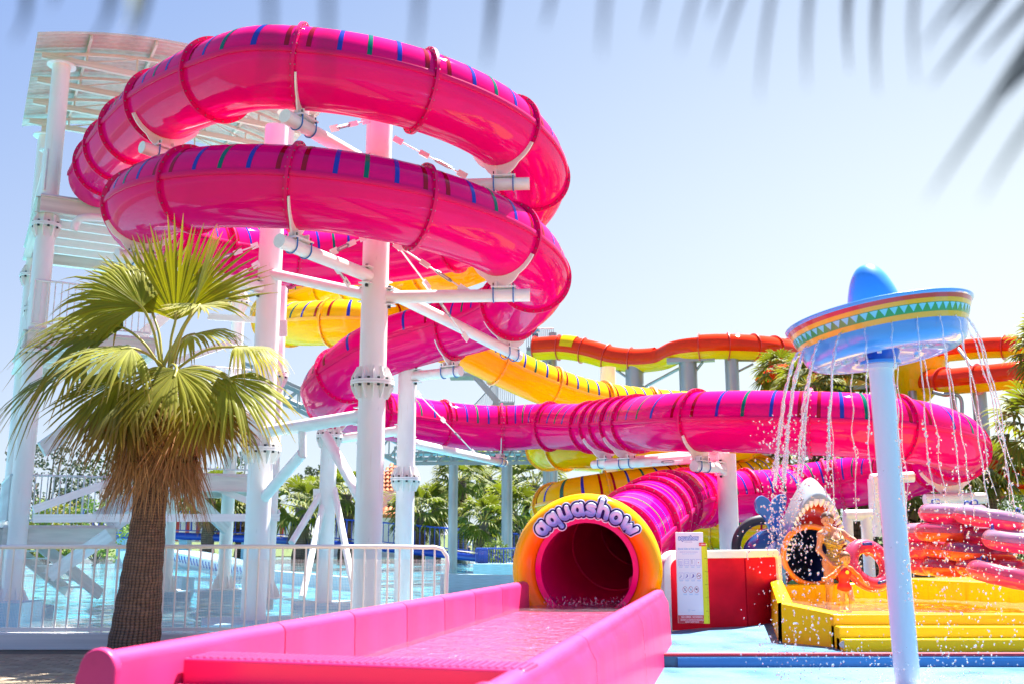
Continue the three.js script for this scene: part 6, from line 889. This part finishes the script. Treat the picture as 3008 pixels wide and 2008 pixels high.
  // hair: shell over the skull
  const hair = sdf([[hp(0, 0.045, -0.03), hp(0, 0.05, -0.005), 0.101 * hs, 0.094 * hs], ...(o.bun ? [[hp(0, 0.06, -0.10), hp(0, 0.05, -0.12), 0.045 * hs, 0.04 * hs]] : []), [hp(0, -0.02, -0.06), hp(0, -0.05, -0.055), 0.06 * hs, 0.045 * hs]], 0.02 * hs); const cut = p => Math.max(hair(p), (() => { const v = V(p[0] - h[0], p[1] - h[1], p[2] - h[2]).multiplyScalar(1 / hs); return (v.dot(fw) * 0.9 - v.dot(up) * 0.75 - 0.0 ) * hs * 0.7; })()); part('hair', surface(cut, h, 0.22 * hs, 44), std(lin(...o.hair), { roughness: 0.6 }), t);
  for (const [name, lo, hi, gap, mat, sel] of o.clothes) { const bones = B.filter((b, i) => sel(i)), g0 = sdf(bones, k); part(name, surface(p => Math.max(g0(p) - gap * s, lo(p), hi(p)), c, R, o.n ?? 84), mat, t); }
  return t;
}
{ // woman in a striped swimsuit, bending towards the child
  const ft = vec([5.211, 0.4, -16.3]), b = (x, y, z) => [ft.x + x, 0.15 + y, ft.z + z];
  const stripeTex = null; const suit = std(lin(1, 1, 1), { roughness: 0.6, vertexColors: true });
  const j = { head: b(-0.10, 1.44, 0.16), head0: b(-0.08, 1.37, 0.11), neck: b(-0.06, 1.31, 0.06), chest: b(0.01, 1.14, 0.04), waist: b(0.04, 0.94, 0.0), hip: b(0.03, 0.80, -0.03), shL: b(0.16, 1.24, 0.02), elL: b(0.34, 1.12, 0.05), wrL: b(0.44, 0.98, 0.16), shR: b(-0.19, 1.21, 0.06), elR: b(-0.24, 0.97, 0.06), wrR: b(-0.12, 0.79, 0.18), hpL: b(0.12, 0.76, -0.02), knL: b(0.13, 0.42, 0.08), anL: b(0.14, 0.06, -0.04), toL: b(0.15, 0.02, 0.12), hpR: b(-0.07, 0.76, -0.02), knR: b(-0.11, 0.42, 0.10), anR: b(-0.10, 0.06, -0.06), toR: b(-0.12, 0.02, 0.10) };
  const W = figure({ j, s: 0.97, hs: 1, n: 92, bust: true, leg: 1.0, face: [-0.35, -0.35, 1], skin: [0.52, 0.26, 0.14], hair: [0.10, 0.05, 0.025], bun: true, handL: [0.5, -0.7, 0.5], palmL: [-0.6, 0, 0.6], handR: [0.6, -0.6, 0.5], palmR: [0.4, 0.4, 0.6], label: 'person in a yellow and grey striped swimsuit bending beside the shark mouth',
    clothes: [['swimsuit', p => j.hip[1] - 0.16 - p[1] + 0.55 * Math.abs(p[0] - j.hip[0]), p => p[1] - (j.chest[1] + 0.035 - 0.05 * Math.cos((p[0] - j.chest[0]) * 16)), 0.010, suit, i => i < 8]] });
  const sm = W.children.find(c => c.name === 'swimsuit'); paint(sm.geometry, (x, y) => (Math.sin((y + 0.25 * Math.abs(x - j.chest[0])) * 190) > 0 ? [0.50, 0.40, 0.06] : [0.16, 0.15, 0.13]));
  const st = std(lin(0.45, 0.36, 0.06), { roughness: 0.6 }); for (const e of [-1, 1]) part('strap', tubeOf([[j.chest[0] + e * 0.085, j.chest[1] + 0.0, j.chest[2] + 0.155], [j.chest[0] + e * 0.10, j.chest[1] + 0.10, j.chest[2] + 0.10], [j.chest[0] + e * 0.10, j.chest[1] + 0.165, j.chest[2] + 0.0]], 0.008, 12, 6), st, W);
}
{ // small child in a red swim shirt, arms held out
  const ft = vec([5.129, 0.455, -15.5]), b = (x, y, z) => [ft.x + x, 0.15 + y, ft.z + z];
  const red = std(lin(0.66, 0.012, 0.018), { roughness: 0.6 }), org = std(lin(0.72, 0.13, 0.012), { roughness: 0.6 });
  const j = { head: b(0, 0.845, 0.06), head0: b(0, 0.78, 0.03), neck: b(0, 0.745, 0.02), chest: b(-0.01, 0.63, 0.01), waist: b(-0.02, 0.52, 0.0), hip: b(-0.02, 0.43, 0.0), shL: b(0.085, 0.69, 0.02), elL: b(0.18, 0.60, 0.05), wrL: b(0.26, 0.50, 0.09), shR: b(-0.10, 0.68, 0.02), elR: b(-0.22, 0.60, 0.06), wrR: b(-0.33, 0.56, 0.10), hpL: b(0.05, 0.39, 0), knL: b(0.06, 0.23, 0.07), anL: b(0.04, 0.05, 0.0), toL: b(0.05, 0.02, 0.08), hpR: b(-0.07, 0.39, 0), knR: b(-0.07, 0.22, 0.02), anR: b(-0.08, 0.05, -0.04), toR: b(-0.09, 0.02, 0.05) };
  const C = figure({ j, s: 0.58, hs: 1.35, n: 84, leg: 0.9, face: [0.1, -0.25, 1], skin: [0.50, 0.25, 0.13], hair: [0.16, 0.08, 0.035], handL: [0.7, -0.6, 0.3], palmL: [0, 0.2, 1], handR: [-0.9, -0.2, 0.3], palmR: [0, 0.2, 1], label: 'small child in a red swim shirt with orange sleeves, arms held out',
    clothes: [['shirt', p => j.hip[1] - 0.07 - p[1], p => p[1] - (j.neck[1] - 0.012), 0.014, red, i => i < 5], ['sleeve', p => 0.07 - Math.abs(p[0] - j.chest[0]), p => Math.abs(p[0] - j.chest[0] + 0.02) - 0.27, 0.012, org, i => i >= 5 && i !== 8 && i < 17 && ![8, 9, 10, 14, 15, 16].includes(i)]] });
  part('print', new THREE.CylinderGeometry(0.028, 0.028, 0.006, 16).rotateX(Math.PI / 2).translate(j.chest[0] + 0.015, j.chest[1] + 0.02, j.chest[2] + 0.088), std(lin(0.75, 0.62, 0.05), { roughness: 0.6 }), C);
}
function bystander(at, h, face, top, low, label) {
  const s = h / 1.72, b = (x, y, z) => [at.x + x * s, at.y + y * s, at.z + z * s];
  const j = { head: b(0, 1.60, 0.02), head0: b(0, 1.52, 0), neck: b(0, 1.45, 0), chest: b(0, 1.27, 0), waist: b(0, 1.08, 0), hip: b(0, 0.92, 0), shL: b(0.17, 1.40, 0), elL: b(0.24, 1.14, 0.03), wrL: b(0.14, 1.02, 0.2), shR: b(-0.17, 1.40, 0), elR: b(-0.24, 1.14, 0.02), wrR: b(-0.14, 1.0, 0.2), hpL: b(0.09, 0.88, 0), knL: b(0.10, 0.48, 0.02), anL: b(0.10, 0.08, -0.02), toL: b(0.11, 0.03, 0.12), hpR: b(-0.09, 0.88, 0), knR: b(-0.10, 0.48, 0.03), anR: b(-0.11, 0.08, -0.02), toR: b(-0.12, 0.03, 0.12) };
  return figure({ j, s, hs: 1, n: 60, face, skin: [0.50, 0.28, 0.17], hair: [0.30, 0.20, 0.10], handL: [-0.6, 0, 0.6], palmL: [0, 0.5, 1], handR: [0.6, 0, 0.6], palmR: [0, 0.5, 1], label, clothes: [['shirt', p => j.hip[1] + 0.02 * s - p[1], p => p[1] - j.neck[1], 0.02, std(lin(...top), { roughness: 0.8 }), i => i < 7], ['shorts', p => j.knL[1] + 0.12 * s - p[1], p => p[1] - j.hip[1] - 0.04 * s, 0.02, std(lin(...low), { roughness: 0.8 }), i => i < 5 || i > 7]] });
}
bystander(V(-3.084, -0.479, -70), 1.50, [-0.2, 0, 1], [0.78, 0.74, 0.74], [0.03, 0.03, 0.04], 'person in a white shirt and dark shorts beyond the blue railing');
bystander(V(1.156, 10.354, -47.8), 1.25, [-0.8, 0, 0.5], [0.10, 0.40, 0.55], [0.05, 0.06, 0.10], 'person in a teal shirt on the high grey platform');

scene.traverse(o => { delete o.userData.at; if (o.isMesh) { o.castShadow = true; o.receiveShadow = true; } });
renderer.render(scene, camera);
